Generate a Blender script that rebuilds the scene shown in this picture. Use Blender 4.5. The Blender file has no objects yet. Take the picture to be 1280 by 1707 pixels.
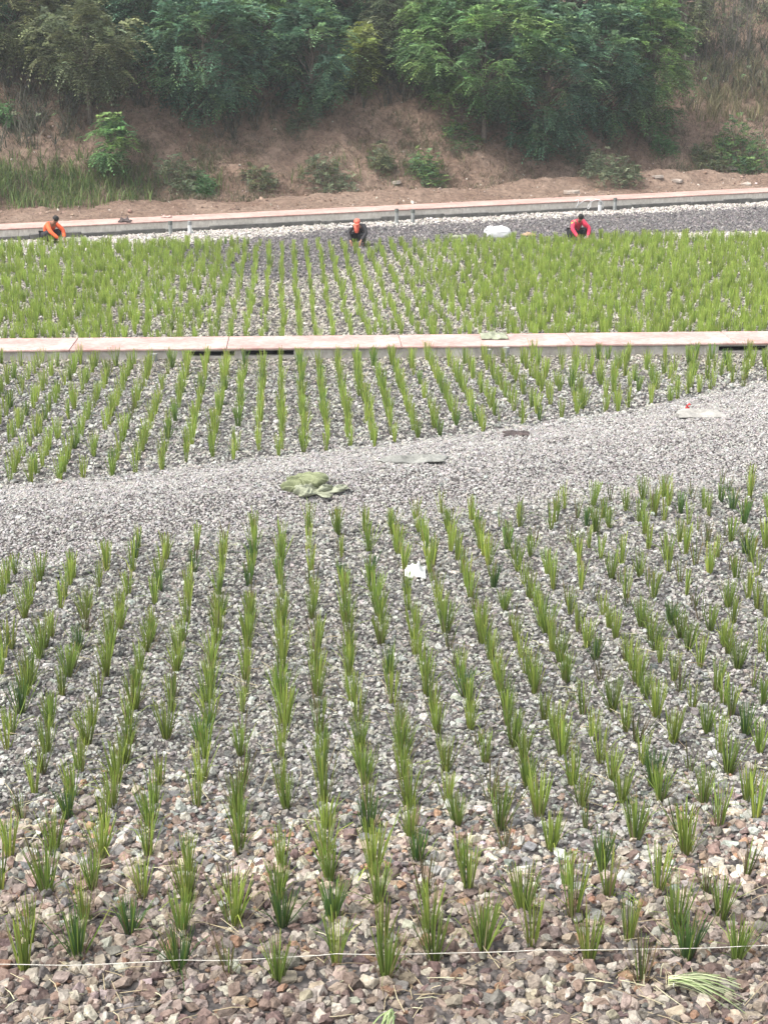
import bpy, bmesh, math, random
import numpy as np
from mathutils import Vector, Matrix

rng = np.random.default_rng(7)
random.seed(7)
R = math.radians
sc = bpy.context.scene
col = sc.collection

# ------------------------------------------------------------------ camera
F, CX, CY, H, YH = 2500.0, 640.0, 853.5, 7.5, 40.0
PITCH = math.atan((CY - YH) / F)
cam = bpy.data.cameras.new('camera')
cam.sensor_fit = 'VERTICAL'
cam.sensor_height = 24.0
cam.lens = F / 1707.0 * 24.0
cam.clip_end = 3000
co = bpy.data.objects.new('camera', cam)
co.location = (0, 0, H)
co.rotation_euler = (math.pi / 2 - PITCH, 0, 0)
col.objects.link(co)
sc.camera = co

# ------------------------------------------------------------------ sky, sun, exposure
SUN_EL, SUN_AZ = R(58), R(-112)         # azimuth measured from +Y towards +X (sun stands to the left, a little behind the camera)
w = bpy.data.worlds.new('World')
sc.world = w
w.use_nodes = True
nt = w.node_tree
nt.nodes.clear()
wo = nt.nodes.new('ShaderNodeOutputWorld')
bg = nt.nodes.new('ShaderNodeBackground')
sky = nt.nodes.new('ShaderNodeTexSky')
sky.sky_type = 'NISHITA'
sky.sun_disc = False
sky.sun_elevation = SUN_EL
sky.sun_rotation = SUN_AZ
sky.dust_density = 4.0
sky.ozone_density = 1.0
hs = nt.nodes.new('ShaderNodeHueSaturation')
hs.inputs['Saturation'].default_value = 0.30     # overcast: greyed sky
nt.links.new(sky.outputs[0], hs.inputs['Color'])
nt.links.new(hs.outputs[0], bg.inputs['Color'])
bg.inputs['Strength'].default_value = 0.15
nt.links.new(bg.outputs[0], wo.inputs['Surface'])

sl = bpy.data.lights.new('sun', 'SUN')
sl.energy = 1.5
sl.angle = R(14)
sl.color = (1.0, 0.97, 0.92)
so = bpy.data.objects.new('sun', sl)
d = Vector((math.sin(SUN_AZ) * math.cos(SUN_EL), math.cos(SUN_AZ) * math.cos(SUN_EL), math.sin(SUN_EL)))
so.rotation_euler = d.to_track_quat('Z', 'Y').to_euler()
so.location = (0, 20, 40)
col.objects.link(so)

sc.view_settings.view_transform = 'Standard'
sc.view_settings.look = 'None'
sc.view_settings.gamma = 1.0
sc.view_settings.use_curve_mapping = False
sc.view_settings.exposure = 1.42
sc.render.engine = 'CYCLES'
sc.cycles.max_bounces = 6
sc.cycles.diffuse_bounces = 3
sc.cycles.use_adaptive_sampling = True
sc.cycles.use_denoising = True

# ------------------------------------------------------------------ helpers
cp_, sp_ = math.cos(PITCH), math.sin(PITCH)


def ray(px, py):
    a, b = (px - CX) / F, (CY - py) / F
    return np.array([a, cp_ + b * sp_, -sp_ + b * cp_])


def at(px, py, z=0.0):
    r = ray(px, py)
    t = (z - H) / r[2]
    return np.array([r[0] * t, r[1] * t, z])


def pxm(py):                       # pixels per metre for things standing on level ground at that row
    return (py - YH) * cp_ / H


def line_y(pts, z=0.0):
    """photo polyline -> function y(x) on level z"""
    w_ = np.array([at(px, py, z) for px, py in pts])
    o = np.argsort(w_[:, 0])
    xs, ys = w_[o, 0], w_[o, 1]

    def f(x):
        x = np.asarray(x, float)
        y = np.interp(x, xs, ys)
        y = np.where(x < xs[0], ys[0] + (x - xs[0]) * (ys[1] - ys[0]) / (xs[1] - xs[0]), y)
        y = np.where(x > xs[-1], ys[-1] + (x - xs[-1]) * (ys[-1] - ys[-2]) / (xs[-1] - xs[-2]), y)
        return y
    return f


def hash2(ix, iy, seed):
    n = (ix * 374761393 + iy * 668265263 + seed * 1442695041) & 0xffffffff
    n = ((n ^ (n >> 13)) * 1274126177) & 0xffffffff
    return ((n ^ (n >> 16)) & 0xffff) / 65535.0


def vnoise(x, y, seed=0):
    x = np.asarray(x, float)
    y = np.asarray(y, float)
    ix, iy = np.floor(x).astype(np.int64), np.floor(y).astype(np.int64)
    fx, fy = x - ix, y - iy
    fx, fy = fx * fx * (3 - 2 * fx), fy * fy * (3 - 2 * fy)
    a, b = hash2(ix, iy, seed), hash2(ix + 1, iy, seed)
    c, e = hash2(ix, iy + 1, seed), hash2(ix + 1, iy + 1, seed)
    return (a * (1 - fx) + b * fx) * (1 - fy) + (c * (1 - fx) + e * fx) * fy


def fbm(x, y, seed=0, o=4):
    s, a = 0.0, 0.5
    for k in range(o):
        s = s + a * (vnoise(np.asarray(x) * 2 ** k, np.asarray(y) * 2 ** k, seed + k) - 0.5)
        a *= 0.5
    return s


def sstep(a, b, x):
    t = np.clip((np.asarray(x, float) - a) / (b - a), 0, 1)
    return t * t * (3 - 2 * t)


# ---- objects
def tag(o, label=None, cat=None, group=None, kind=None):
    if label:
        o['label'] = label
    if cat:
        o['category'] = cat
    if group:
        o['group'] = group
    if kind:
        o['kind'] = kind
    return o


def mesh_np(name, V, Fc, colr=None, smooth=False):
    """V (n,3); Fc (m,k) index array (constant k) or list"""
    me = bpy.data.meshes.new(name)
    V = np.asarray(V, np.float32)
    Fc = np.asarray(Fc, np.int32)
    me.vertices.add(len(V))
    me.vertices.foreach_set('co', V.ravel())
    m, k = Fc.shape
    me.loops.add(m * k)
    me.loops.foreach_set('vertex_index', Fc.ravel())
    me.polygons.add(m)
    me.polygons.foreach_set('loop_start', np.arange(0, m * k, k, dtype=np.int32))
    me.polygons.foreach_set('loop_total', np.full(m, k, np.int32))
    if smooth:
        me.polygons.foreach_set('use_smooth', np.ones(m, bool))
    me.update()
    if colr is not None:
        c = np.ones((len(V), 4), np.float32)
        c[:, :3] = colr
        a = me.attributes.new('col', 'FLOAT_COLOR', 'POINT')
        a.data.foreach_set('color', c.ravel())
    return me


def obj(name, me, mat=None, parent=None, loc=None):
    o = bpy.data.objects.new(name, me)
    if mat is not None and me is not None and not me.materials:
        me.materials.append(mat)
    if parent is not None:
        o.parent = parent
    if loc is not None:
        o.location = loc
    col.objects.link(o)
    return o


def empty(name, loc, rz=0.0):
    o = bpy.data.objects.new(name, None)
    o.empty_display_size = 0.2
    o.location = loc
    o.rotation_euler = (0, 0, rz)
    col.objects.link(o)
    return o


def copy_tree(o, parent=None):
    c = o.copy()
    col.objects.link(c)
    c.parent = parent
    for ch in o.children:
        copy_tree(ch, c)
    return c


def bm_mesh(name, bm, smooth=False):
    me = bpy.data.meshes.new(name)
    bm.normal_update()
    bm.to_mesh(me)
    bm.free()
    if smooth:
        for p in me.polygons:
            p.use_smooth = True
    return me


def box_bm(size, bevel=0.0, center=(0, 0, 0), bm=None):
    b = bmesh.new()
    bmesh.ops.create_cube(b, size=1.0, matrix=Matrix.Translation(center) @ Matrix.Diagonal((*size, 1)))
    if bevel:
        bmesh.ops.bevel(b, geom=b.edges[:], offset=bevel, segments=1, affect='EDGES')
    return b


def tube_np(path, radii, n=6):
    """tapered tube along a polyline -> V, quads"""
    path = np.asarray(path, float)
    V, Q = [], []
    for i, p in enumerate(path):
        t = path[min(i + 1, len(path) - 1)] - path[max(i - 1, 0)]
        t = t / (np.linalg.norm(t) + 1e-9)
        a = np.cross(t, (0.3, 1.0, 0.1) if abs(t[2]) > 0.5 else (0, 0, 1.0))
        a /= np.linalg.norm(a) + 1e-9
        b = np.cross(t, a)
        for k in range(n):
            th = 2 * math.pi * k / n
            V.append(p + radii[i] * (math.cos(th) * a + math.sin(th) * b))
    for i in range(len(path) - 1):
        for k in range(n):
            Q.append((i * n + k, i * n + (k + 1) % n, (i + 1) * n + (k + 1) % n, (i + 1) * n + k))
    return np.array(V), np.array(Q)


class Acc:
    def __init__(self):
        self.V, self.Q, self.C, self.n = [], [], [], 0

    def add(self, V, Q, C=None):
        self.V.append(np.asarray(V, np.float32))
        self.Q.append(np.asarray(Q) + self.n)
        if C is not None:
            C = np.asarray(C, np.float32)
            self.C.append(np.broadcast_to(C, (len(V), 3)) if C.ndim == 1 else C)
        self.n += len(V)

    def mesh(self, name, smooth=False):
        return mesh_np(name, np.concatenate(self.V), np.concatenate(self.Q),
                       np.concatenate(self.C) if self.C else None, smooth)


# ------------------------------------------------------------------ materials
def new_mat(name):
    m = bpy.data.materials.new(name)
    m.use_nodes = True
    n = m.node_tree
    return m, n, n.nodes['Principled BSDF']


def N(n, t, **kw):
    x = n.nodes.new(t)
    for k, v in kw.items():
        setattr(x, k, v)
    return x


def L(n, a, b):
    n.links.new(a, b)


def noise_col(n, scale, c0, c1, coord='Object', detail=6, lo=0.35, hi=0.65):
    tc = N(n, 'ShaderNodeTexCoord')
    t = N(n, 'ShaderNodeTexNoise')
    t.inputs['Scale'].default_value = scale
    t.inputs['Detail'].default_value = detail
    t.inputs['Roughness'].default_value = 0.65
    L(n, tc.outputs[coord], t.inputs['Vector'])
    r = N(n, 'ShaderNodeValToRGB')
    r.color_ramp.elements[0].position, r.color_ramp.elements[1].position = lo, hi
    r.color_ramp.elements[0].color = (*c0, 1)
    r.color_ramp.elements[1].color = (*c1, 1)
    L(n, t.outputs['Fac'], r.inputs['Fac'])
    return r.outputs['Color'], t, tc


def mixc(n, a, b, f, mode='MIX'):
    m = N(n, 'ShaderNodeMix', data_type='RGBA', blend_type=mode)
    for s, v in ((m.inputs[6], a), (m.inputs[7], b)):
        if isinstance(v, tuple):
            s.default_value = (*v, 1)
        else:
            L(n, v, s)
    if isinstance(f, (int, float)):
        m.inputs[0].default_value = f
    else:
        L(n, f, m.inputs[0])
    return m.outputs[2]


def bump(n, b, h, strength, dist=0.02):
    x = N(n, 'ShaderNodeBump')
    x.inputs['Strength'].default_value = strength
    x.inputs['Distance'].default_value = dist
    L(n, h, x.inputs['Height'])
    L(n, x.outputs[0], b.inputs['Normal'])


def simple_mat(name, c0, c1, scale=4.0, rough=0.85, bs=0.4, bd=0.02, lo=0.35, hi=0.65):
    m, n, b = new_mat(name)
    c, t, tc = noise_col(n, scale, c0, c1, lo=lo, hi=hi)
    L(n, c, b.inputs['Base Color'])
    b.inputs['Roughness'].default_value = rough
    b.inputs['Specular IOR Level'].default_value = 0.25
    bump(n, b, t.outputs['Fac'], bs, bd)
    return m


def stone_mat(name, source):
    m, n, b = new_mat(name)
    if source == 'inst':
        a = N(n, 'ShaderNodeAttribute', attribute_type='INSTANCER', attribute_name='col')
        base = a.outputs['Color']
    else:
        a = N(n, 'ShaderNodeObjectInfo')
        base = a.outputs['Color']
    tc = N(n, 'ShaderNodeTexCoord')
    t = N(n, 'ShaderNodeTexNoise')
    t.inputs['Scale'].default_value = 2.2
    t.inputs['Detail'].default_value = 6
    L(n, tc.outputs['Object'], t.inputs['Vector'])
    r = N(n, 'ShaderNodeValToRGB')
    r.color_ramp.elements[0].position, r.color_ramp.elements[1].position = 0.3, 0.7
    r.color_ramp.elements[0].color = (0.62, 0.58, 0.56, 1)
    r.color_ramp.elements[1].color = (1.25, 1.22, 1.2, 1)
    L(n, t.outputs['Fac'], r.inputs['Fac'])
    L(n, mixc(n, base, r.outputs['Color'], 1.0, 'MULTIPLY'), b.inputs['Base Color'])
    b.inputs['Roughness'].default_value = 0.8
    b.inputs['Specular IOR Level'].default_value = 0.3
    bump(n, b, t.outputs['Fac'], 0.5, 0.15)
    return m


def leaf_mat(name, trans=0.3, rough=0.55, vary=0.0):
    m, n, b = new_mat(name)
    a = N(n, 'ShaderNodeAttribute', attribute_type='GEOMETRY', attribute_name='col')
    c = a.outputs['Color']
    if vary:
        oi = N(n, 'ShaderNodeObjectInfo')
        hsv = N(n, 'ShaderNodeHueSaturation')
        mr = N(n, 'ShaderNodeMapRange')
        mr.inputs['To Min'].default_value = 1 - vary
        mr.inputs['To Max'].default_value = 1 + vary
        L(n, oi.outputs['Random'], mr.inputs['Value'])
        L(n, mr.outputs[0], hsv.inputs['Value'])
        L(n, c, hsv.inputs['Color'])
        c = hsv.outputs[0]
    L(n, c, b.inputs['Base Color'])
    b.inputs['Roughness'].default_value = rough
    b.inputs['Specular IOR Level'].default_value = 0.3
    tr = N(n, 'ShaderNodeBsdfTranslucent')
    L(n, c, tr.inputs['Color'])
    mx = N(n, 'ShaderNodeMixShader')
    mx.inputs[0].default_value = trans
    L(n, b.outputs[0], mx.inputs[1])
    L(n, tr.outputs[0], mx.inputs[2])
    L(n, mx.outputs[0], n.nodes['Material Output'].inputs['Surface'])
    return m


M = {}
M['stone'] = stone_mat('gravel_stone', 'inst')
M['stone_obj'] = stone_mat('single_stone', 'obj')
M['blade'] = leaf_mat('rush_blade', 0.38, 0.5, 0.2)
M['leaf'] = leaf_mat('tree_leaf', 0.28, 0.6)
M['dry'] = leaf_mat('dry_stem', 0.15, 0.8)
M['bark'] = simple_mat('bark', (0.06, 0.05, 0.04), (0.16, 0.135, 0.11), 9, 0.9)
M['concrete'] = simple_mat('concrete_face', (0.27, 0.255, 0.235), (0.46, 0.44, 0.41), 2.2, 0.9, 0.3, 0.01)
M['concrete_pale'] = simple_mat('concrete_pale', (0.50, 0.47, 0.42), (0.68, 0.645, 0.59), 1.6, 0.9, 0.3, 0.01)
M['slab'] = simple_mat('dusty_slab', (0.24, 0.19, 0.155), (0.42, 0.37, 0.32), 4.0, 0.95, 0.6, 0.03)
M['wet'] = simple_mat('damp_footing', (0.075, 0.072, 0.065), (0.16, 0.155, 0.14), 3.0, 0.8, 0.5, 0.02)
M['coping'] = simple_mat('coping_slab', (0.37, 0.225, 0.205), (0.47, 0.36, 0.335), 0.9, 0.85, 0.25, 0.01)
M['coping_red'] = simple_mat('coping_slab_red', (0.38, 0.235, 0.205), (0.47, 0.34, 0.305), 0.8, 0.85, 0.25, 0.01)
M['pipe'] = simple_mat('grey_pipe', (0.20, 0.21, 0.20), (0.32, 0.33, 0.32), 6, 0.6)
M['pipe_cap'] = simple_mat('grey_pipe_cap', (0.10, 0.11, 0.10), (0.16, 0.17, 0.15), 6, 0.6)
M['pipe_white'] = simple_mat('white_pipe', (0.55, 0.55, 0.54), (0.75, 0.75, 0.74), 6, 0.6)
M['void'] = simple_mat('slot_shade_black', (0.012, 0.012, 0.012), (0.03, 0.03, 0.028), 3)  # near-black colour paints the shade inside the open slots
M['string'] = simple_mat('white_string', (0.42, 0.40, 0.35), (0.58, 0.56, 0.50), 30)
M['wood'] = simple_mat('peg_wood', (0.22, 0.15, 0.09), (0.36, 0.26, 0.17), 12)

for nm in ('coping', 'coping_red', 'concrete', 'concrete_pale'):
    n = M[nm].node_tree
    b = n.nodes['Principled BSDF']
    src = b.inputs['Base Color'].links[0].from_socket
    tc = N(n, 'ShaderNodeTexCoord')
    mp = N(n, 'ShaderNodeMapping')
    mp.inputs['Scale'].default_value = (1.6, 2.4, 0.8)
    t = N(n, 'ShaderNodeTexNoise')
    t.inputs['Scale'].default_value = 3.4
    t.inputs['Detail'].default_value = 9
    t.inputs['Roughness'].default_value = 0.75
    L(n, tc.outputs['Object'], mp.inputs['Vector'])
    L(n, mp.outputs[0], t.inputs['Vector'])
    r = N(n, 'ShaderNodeValToRGB')
    r.color_ramp.elements[0].position, r.color_ramp.elements[1].position = 0.32, 0.62
    r.color_ramp.elements[0].color = (0.70, 0.66, 0.62, 1)
    r.color_ramp.elements[1].color = (1.10, 1.10, 1.08, 1)
    L(n, t.outputs['Fac'], r.inputs['Fac'])
    L(n, mixc(n, src, r.outputs['Color'], 1.0, 'MULTIPLY'), b.inputs['Base Color'])

# gravel floor under the stones, coloured dark so the gaps read as shadow
m, n, b = new_mat('gravel_floor_gap_shade')
c, t, tc = noise_col(n, 0.9, (0.05, 0.045, 0.043), (0.09, 0.08, 0.075))
v = N(n, 'ShaderNodeTexVoronoi')
v.inputs['Scale'].default_value = 16
L(n, tc.outputs['Object'], v.inputs['Vector'])
r = N(n, 'ShaderNodeValToRGB')
r.color_ramp.elements[0].color = (1.5, 1.45, 1.42, 1)
r.color_ramp.elements[1].color = (0.35, 0.34, 0.34, 1)  # cell rims darkened: crevice shade put into the colour
r.color_ramp.elements[0].position, r.color_ramp.elements[1].position = 0.1, 0.75
L(n, v.outputs['Distance'], r.inputs['Fac'])
L(n, mixc(n, c, r.outputs['Color'], 1.0, 'MULTIPLY'), b.inputs['Base Color'])
b.inputs['Roughness'].default_value = 0.9
inv = N(n, 'ShaderNodeMath', operation='SUBTRACT')
inv.inputs[0].default_value = 1
L(n, v.outputs['Distance'], inv.inputs[1])
bump(n, b, inv.outputs[0], 0.8, 0.03)
M['floor'] = m

# bank soil
m, n, b = new_mat('bank_soil')
c1, t1, tc = noise_col(n, 0.45, (0.245, 0.170, 0.130), (0.375, 0.282, 0.222))
t2 = N(n, 'ShaderNodeTexNoise')
t2.inputs['Scale'].default_value = 5.0
t2.inputs['Detail'].default_value = 8
t2.inputs['Roughness'].default_value = 0.75
L(n, tc.outputs['Object'], t2.inputs['Vector'])
r2 = N(n, 'ShaderNodeValToRGB')
r2.color_ramp.elements[0].position, r2.color_ramp.elements[1].position = 0.33, 0.68
r2.color_ramp.elements[0].color = (0.55, 0.52, 0.50, 1)
r2.color_ramp.elements[1].color = (1.35, 1.32, 1.28, 1)
L(n, t2.outputs['Fac'], r2.inputs['Fac'])
L(n, mixc(n, c1, r2.outputs['Color'], 1.0, 'MULTIPLY'), b.inputs['Base Color'])
b.inputs['Roughness'].default_value = 0.95
b.inputs['Specular IOR Level'].default_value = 0.1
bump(n, b, t2.outputs['Fac'], 1.0, 0.3)
M['soil'] = m


# ------------------------------------------------------------------ layout of the place
berm_near = line_y([(-300, 1010), (0, 948), (300, 897), (640, 862), (900, 838), (1280, 795), (1500, 765)])
berm_far = line_y([(-300, 850), (0, 818), (460, 768), (740, 736), (1050, 690), (1280, 645), (1500, 605)])
wall_near = line_y([(0, 603), (1280, 590)])                 # foot of the front wall
WA, WB = at(0, 402), at(1280, 336)                          # foot of the back wall
wt = (WB - WA)[:2] / np.linalg.norm((WB - WA)[:2])
wn = np.array([-wt[1], wt[0]])
WLEN = np.linalg.norm((WB - WA)[:2])
FA, FB = at(0, 603), at(1280, 590)
ft = (FB - FA)[:2] / np.linalg.norm((FB - FA)[:2])
fn = np.array([-ft[1], ft[0]])
FLEN = np.linalg.norm((FB - FA)[:2])
FW, FH = 1.35, 0.28                                          # front wall width, height
BW, BH = 1.45, 0.44                                          # back wall


def su(x, y):
    dx, dy = np.asarray(x) - WA[0], np.asarray(y) - WA[1]
    return dx * wt[0] + dy * wt[1], dx * wn[0] + dy * wn[1]


def fu(x, y):
    dx, dy = np.asarray(x) - FA[0], np.asarray(y) - FA[1]
    return dx * ft[0] + dy * ft[1], dx * fn[0] + dy * fn[1]


def bed_z(x, y):
    x, y = np.asarray(x, float), np.asarray(y, float)
    n_, f_ = berm_near(x), berm_far(x)
    t = (y - n_) / (f_ - n_)
    jag = 0.10 * fbm(x * 0.7, y * 0.7, 5)
    z = 0.26 * sstep(-0.05 + jag, 0.40 + jag, t) * (1 - 0.75 * sstep(0.5, 1.0, t)) * (1 - sstep(0.95, 1.06, t))
    z = z + 0.13 * fbm(x * 2.3, y * 1.9, 15) * sstep(0.05, 0.3, t) * (1 - sstep(0.9, 1.1, t))
    z = z + 0.07 * fbm(x * 0.45, y * 0.45, 9) + 0.04 * fbm(x * 1.6, y * 1.6, 12)
    return z


def bank_z(x, y):
    s, u = su(x, y)
    k = sstep(1.5, 3.0, u)
    z = BH - 0.10 + k * (0.10 + 0.45 * fbm(s * 0.55, u * 0.8, 21) + 0.28 * fbm(s * 2.1, u * 2.1, 23))
    ridge = np.exp(-((u - 4.3 - 0.8 * fbm(s * 0.3, 0.0, 31)) / 0.75) ** 2)
    z = z + ridge * (0.25 + 0.55 * np.clip(vnoise(s * 0.42, u * 0.15, 33) - 0.25, 0, 1)) * (0.6 + 0.5 * sstep(14, 26, s))
    uu = np.maximum(0, u - 5.4 - 1.3 * fbm(s * 0.22, 3.0, 41))
    z = z + 0.70 * uu - 0.14 * np.maximum(0, uu - 6)
    z = z + sstep(0.0, 2.0, uu) * (1.1 * fbm(s * 0.3, u * 0.22, 51) + 0.6 * fbm(s * 1.1, u * 0.6, 57) + 0.32 * fbm(s * 2.6, u * 1.9, 58))
    return z


def on_bank(px, py):
    r_ = ray(px, py)
    t = np.arange(45, 130, 0.1)
    P_ = np.array([0, 0, H]) + t[:, None] * r_
    s, u = su(P_[:, 0], P_[:, 1])
    hit = (P_[:, 2] < bank_z(P_[:, 0], P_[:, 1])) & (u > 1.5)
    i = int(np.argmax(hit)) if hit.any() else len(t) - 1
    return P_[i]


def bank_at_u(px, u):
    """point on the bank seen in column px at distance u behind the back wall's foot"""
    r_ = ray(px, 150)
    g = r_[:2] / r_[1]
    for y in np.arange(45, 150, 0.05):
        x = g[0] * y
        if su(x, y)[1] >= u:
            break
    return np.array([x, y, float(bank_z(x, y))])


def grid_mesh(name, fx, nu, nv):
    """fx(a,b) with a,b in 0..1 -> xyz arrays"""
    a, b = np.meshgrid(np.linspace(0, 1, nu), np.linspace(0, 1, nv))
    V = np.stack([np.broadcast_to(q, a.shape) for q in fx(a, b)], -1).reshape(-1, 3)
    i = np.arange(nv - 1)[:, None] * nu + np.arange(nu - 1)[None]
    Q = np.stack([i, i + 1, i + nu + 1, i + nu], -1).reshape(-1, 4)
    return mesh_np(name, V, Q, smooth=True)


# terrain sheet to the horizon
me = mesh_np('ground', [(-900, -900, -0.6), (900, -900, -0.6), (900, 1500, -0.6), (-900, 1500, -0.6)], [(0, 1, 2, 3)])
tag(obj('ground', me, M['soil']), kind='structure')


def bedgrid(a, b):
    y = 5.0 + (b ** 1.5) * 70
    x = (a - 0.5) * (12 + 0.62 * y)
    s, u = su(x, y)
    z = bed_z(x, y)
    z = np.where(u > 0.6, -0.3, z)
    return x, y, z


gravel_bed = tag(obj('gravel_bed', grid_mesh('gravel_bed', bedgrid, 190, 330), M['floor']), kind='structure')


def bankgrid(a, b):
    s = -18 + a * (WLEN + 36)
    u = 1.40 + (b ** 1.25) * 48
    x = WA[0] + s * wt[0] + u * wn[0]
    y = WA[1] + s * wt[1] + u * wn[1]
    return x, y, bank_z(x, y)


tag(obj('hillside', grid_mesh('hillside', bankgrid, 420, 260), M['soil']), kind='structure')


# ------------------------------------------------------------------ walls
def wall(name, A, t, nrm, length, width, height, face_mat, cop_mat, slots, label, slab_len, foot=None, ext=6.0, cop_h=0.055):
    root = empty(name, (A[0], A[1], 0), math.atan2(t[1], t[0]))
    tag(root, label, 'wall')
    x0, x1 = -ext, length + ext
    # coping slabs
    x = x0
    k = 0
    while x < x1 - 0.1:
        l_ = slab_len * random.uniform(0.85, 1.15)
        l_ = min(l_, x1 - x)
        bm = box_bm((l_ - 0.012, width + 0.05, cop_h), 0.012, (0, 0, 0))
        o = obj('coping_slab', bm_mesh('coping_slab', bm), cop_mat, root,
                (x + l_ / 2, width / 2 - 0.005 + random.uniform(-0.006, 0.006), height - cop_h / 2 + random.uniform(-0.004, 0.004)))
        x += l_
        k += 1
    # face pieces between the slots
    top = height - cop_h - 0.003
    bot = -0.35
    edges = [x0] + [e for s_ in slots for e in (s_[0], s_[1])] + [x1]
    for i in range(0, len(edges), 2):
        a, e = edges[i], edges[i + 1]
        n_ = max(1, round((e - a) / 3.6))
        for j in range(n_):
            p, q = a + (e - a) * j / n_, a + (e - a) * (j + 1) / n_
            bm = box_bm((q - p - 0.008, 0.16, top - bot), 0.006, (0, 0, 0))
            obj('wall_panel', bm_mesh('wall_panel', bm), face_mat, root, ((p + q) / 2, 0.08 + random.uniform(0, 0.004), (top + bot) / 2))
    for a, e, z0, z1 in slots:
        if top - z1 > 0.01:
            obj('lintel', bm_mesh('lintel', box_bm((e - a - 0.004, 0.155, top - z1), 0.004)), face_mat, root, ((a + e) / 2, 0.084, (top + z1) / 2))
        obj('sill', bm_mesh('sill', box_bm((e - a - 0.004, 0.155, z0 - bot), 0.004)), face_mat, root, ((a + e) / 2, 0.084, (z0 + bot) / 2))
        obj('slot_shade_panel', bm_mesh('slot_shade_panel', box_bm((e - a + 0.1, 0.03, z1 - z0 + 0.1))), M['void'], root, ((a + e) / 2, 0.62, (z0 + z1) / 2))  # added black panel stands in for the shade deep in the slot
    if foot:
        x = x0
        while x < x1:
            l_ = random.uniform(1.2, 3.2)
            h_ = foot * random.uniform(0.8, 1.2)
            bm = box_bm((l_ - 0.01, 0.10, h_ + 0.3), 0.015)
            obj('footing', bm_mesh('footing', bm), M['wet'], root, (x + l_ / 2, -0.035 + random.uniform(-0.01, 0.008), (h_ - 0.3) / 2))
            x += l_
    # back face
    obj('back_face', bm_mesh('back_face', box_bm((x1 - x0, 0.12, top - bot))), face_mat, root, ((x0 + x1) / 2, width - 0.08, (top + bot) / 2))
    return root


def slot_px(px0, px1, py, z0, z1):
    a, e = at(px0, py), at(px1, py)
    return (float(fu(a[0], a[1])[0]), float(fu(e[0], e[1])[0]), z0, z1)


front_wall = wall('concrete_wall', FA, ft, fn, FLEN, FW, FH, M['concrete'], M['coping'],
                  [slot_px(309, 391, 599, 0.075, 0.195), slot_px(409, 490, 598, 0.08, 0.20), slot_px(1196, 1276, 590, 0.075, 0.195)],
                  'low grey concrete wall with pale pink top and dark slots crossing between two planted beds', 4.2)
back_wall = wall('concrete_wall', WA, wt, wn, WLEN, BW, BH, M['concrete_pale'], M['coping_red'], [],
                 'low concrete wall with salmon pink top running along the foot of the bare bank', 5.0, foot=0.17, ext=10)


# posts standing against the walls
def post(px, py, h, mat, cap, label, group, tilt=0.0, r=0.075):
    p = at(px, py)
    root = empty('pipe_post', (p[0], p[1], float(bed_z(p[0], p[1])) - 0.05))
    root.rotation_euler = (0, tilt, random.uniform(0, 3))
    tag(root, label, 'post', group)
    V, Q = tube_np([(0, 0, 0), (0, 0, h - 0.12)], [r, r], 14)
    obj('pipe', mesh_np('pipe', V, Q, smooth=True), mat, root)
    bm = bmesh.new()
    bmesh.ops.create_cone(bm, cap_ends=True, segments=14, radius1=r * 1.12, radius2=r * 1.05, depth=0.14, matrix=Matrix.Translation((0, 0, h - 0.07)))
    obj('cap', bm_mesh('cap', bm), cap, root)


g1 = 'pipe posts along the far wall'
post(285, 391, 0.56, M['pipe'], M['pipe_cap'], 'grey pipe post at the far wall, left of the pale one', g1)
post(317, 389, 0.50, M['pipe_white'], M['pipe'], 'pale pipe post at the far wall with a white capped top', g1)
post(661, 372, 0.62, M['pipe'], M['pipe_cap'], 'dark capped pipe post at the far wall right of the capped worker', g1)
post(688, 371, 0.58, M['pipe'], M['pipe_cap'], 'second dark capped pipe post at the far wall beyond the capped worker', g1)
post(999, 353, 0.48, M['pipe_white'], M['pipe'], 'white pipe post at the far wall beside a coil of white tubing', g1)
post(1024, 351, 0.60, M['pipe'], M['pipe_cap'], 'dark capped pipe post at the far wall right of the white tubing', g1)
g2 = 'pipe posts against the near wall'
post(257, 604, 0.24, M['pipe'], M['pipe'], 'short grey post against the near wall left of the dark slots', g2, r=0.08)
post(813, 600, 0.30, M['pipe'], M['pipe'], 'short grey post against the near wall, left one of a close pair', g2, r=0.07)
post(843, 599, 0.33, M['pipe'], M['pipe'], 'short grey post against the near wall, right one of a close pair', g2, r=0.07)


# ------------------------------------------------------------------ gravel
proto = bpy.data.collections.new('stone_shapes')
protos = []
for k in range(12):
    bm = bmesh.new()
    npt = 18
    q = rng.normal(size=(npt, 3))
    q /= np.linalg.norm(q, axis=1)[:, None]
    q *= np.array([0.5, rng.uniform(0.34, 0.46), rng.uniform(0.26, 0.36)]) * rng.uniform(0.85, 1.1, (npt, 1))
    for v_ in q:
        bm.verts.new(v_)
    res = bmesh.ops.convex_hull(bm, input=bm.verts[:])
    bmesh.ops.delete(bm, geom=[g for g in res['geom_interior'] if isinstance(g, bmesh.types.BMVert)], context='VERTS')
    me = bm_mesh('stone_shape', bm)
    me.materials.append(M['stone'])
    o = bpy.data.objects.new('stone_shape', me)
    proto.objects.link(o)
    protos.append(o)
# rounded, finer shapes for the single stones
fine = []
for o in protos:
    bm = bmesh.new()
    bm.from_mesh(o.data)
    bmesh.ops.bevel(bm, geom=bm.edges[:], offset=0.035, segments=1, affect='EDGES')
    me = bm_mesh('stone', bm)
    me.materials.append(M['stone_obj'])
    fine.append(me)

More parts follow.
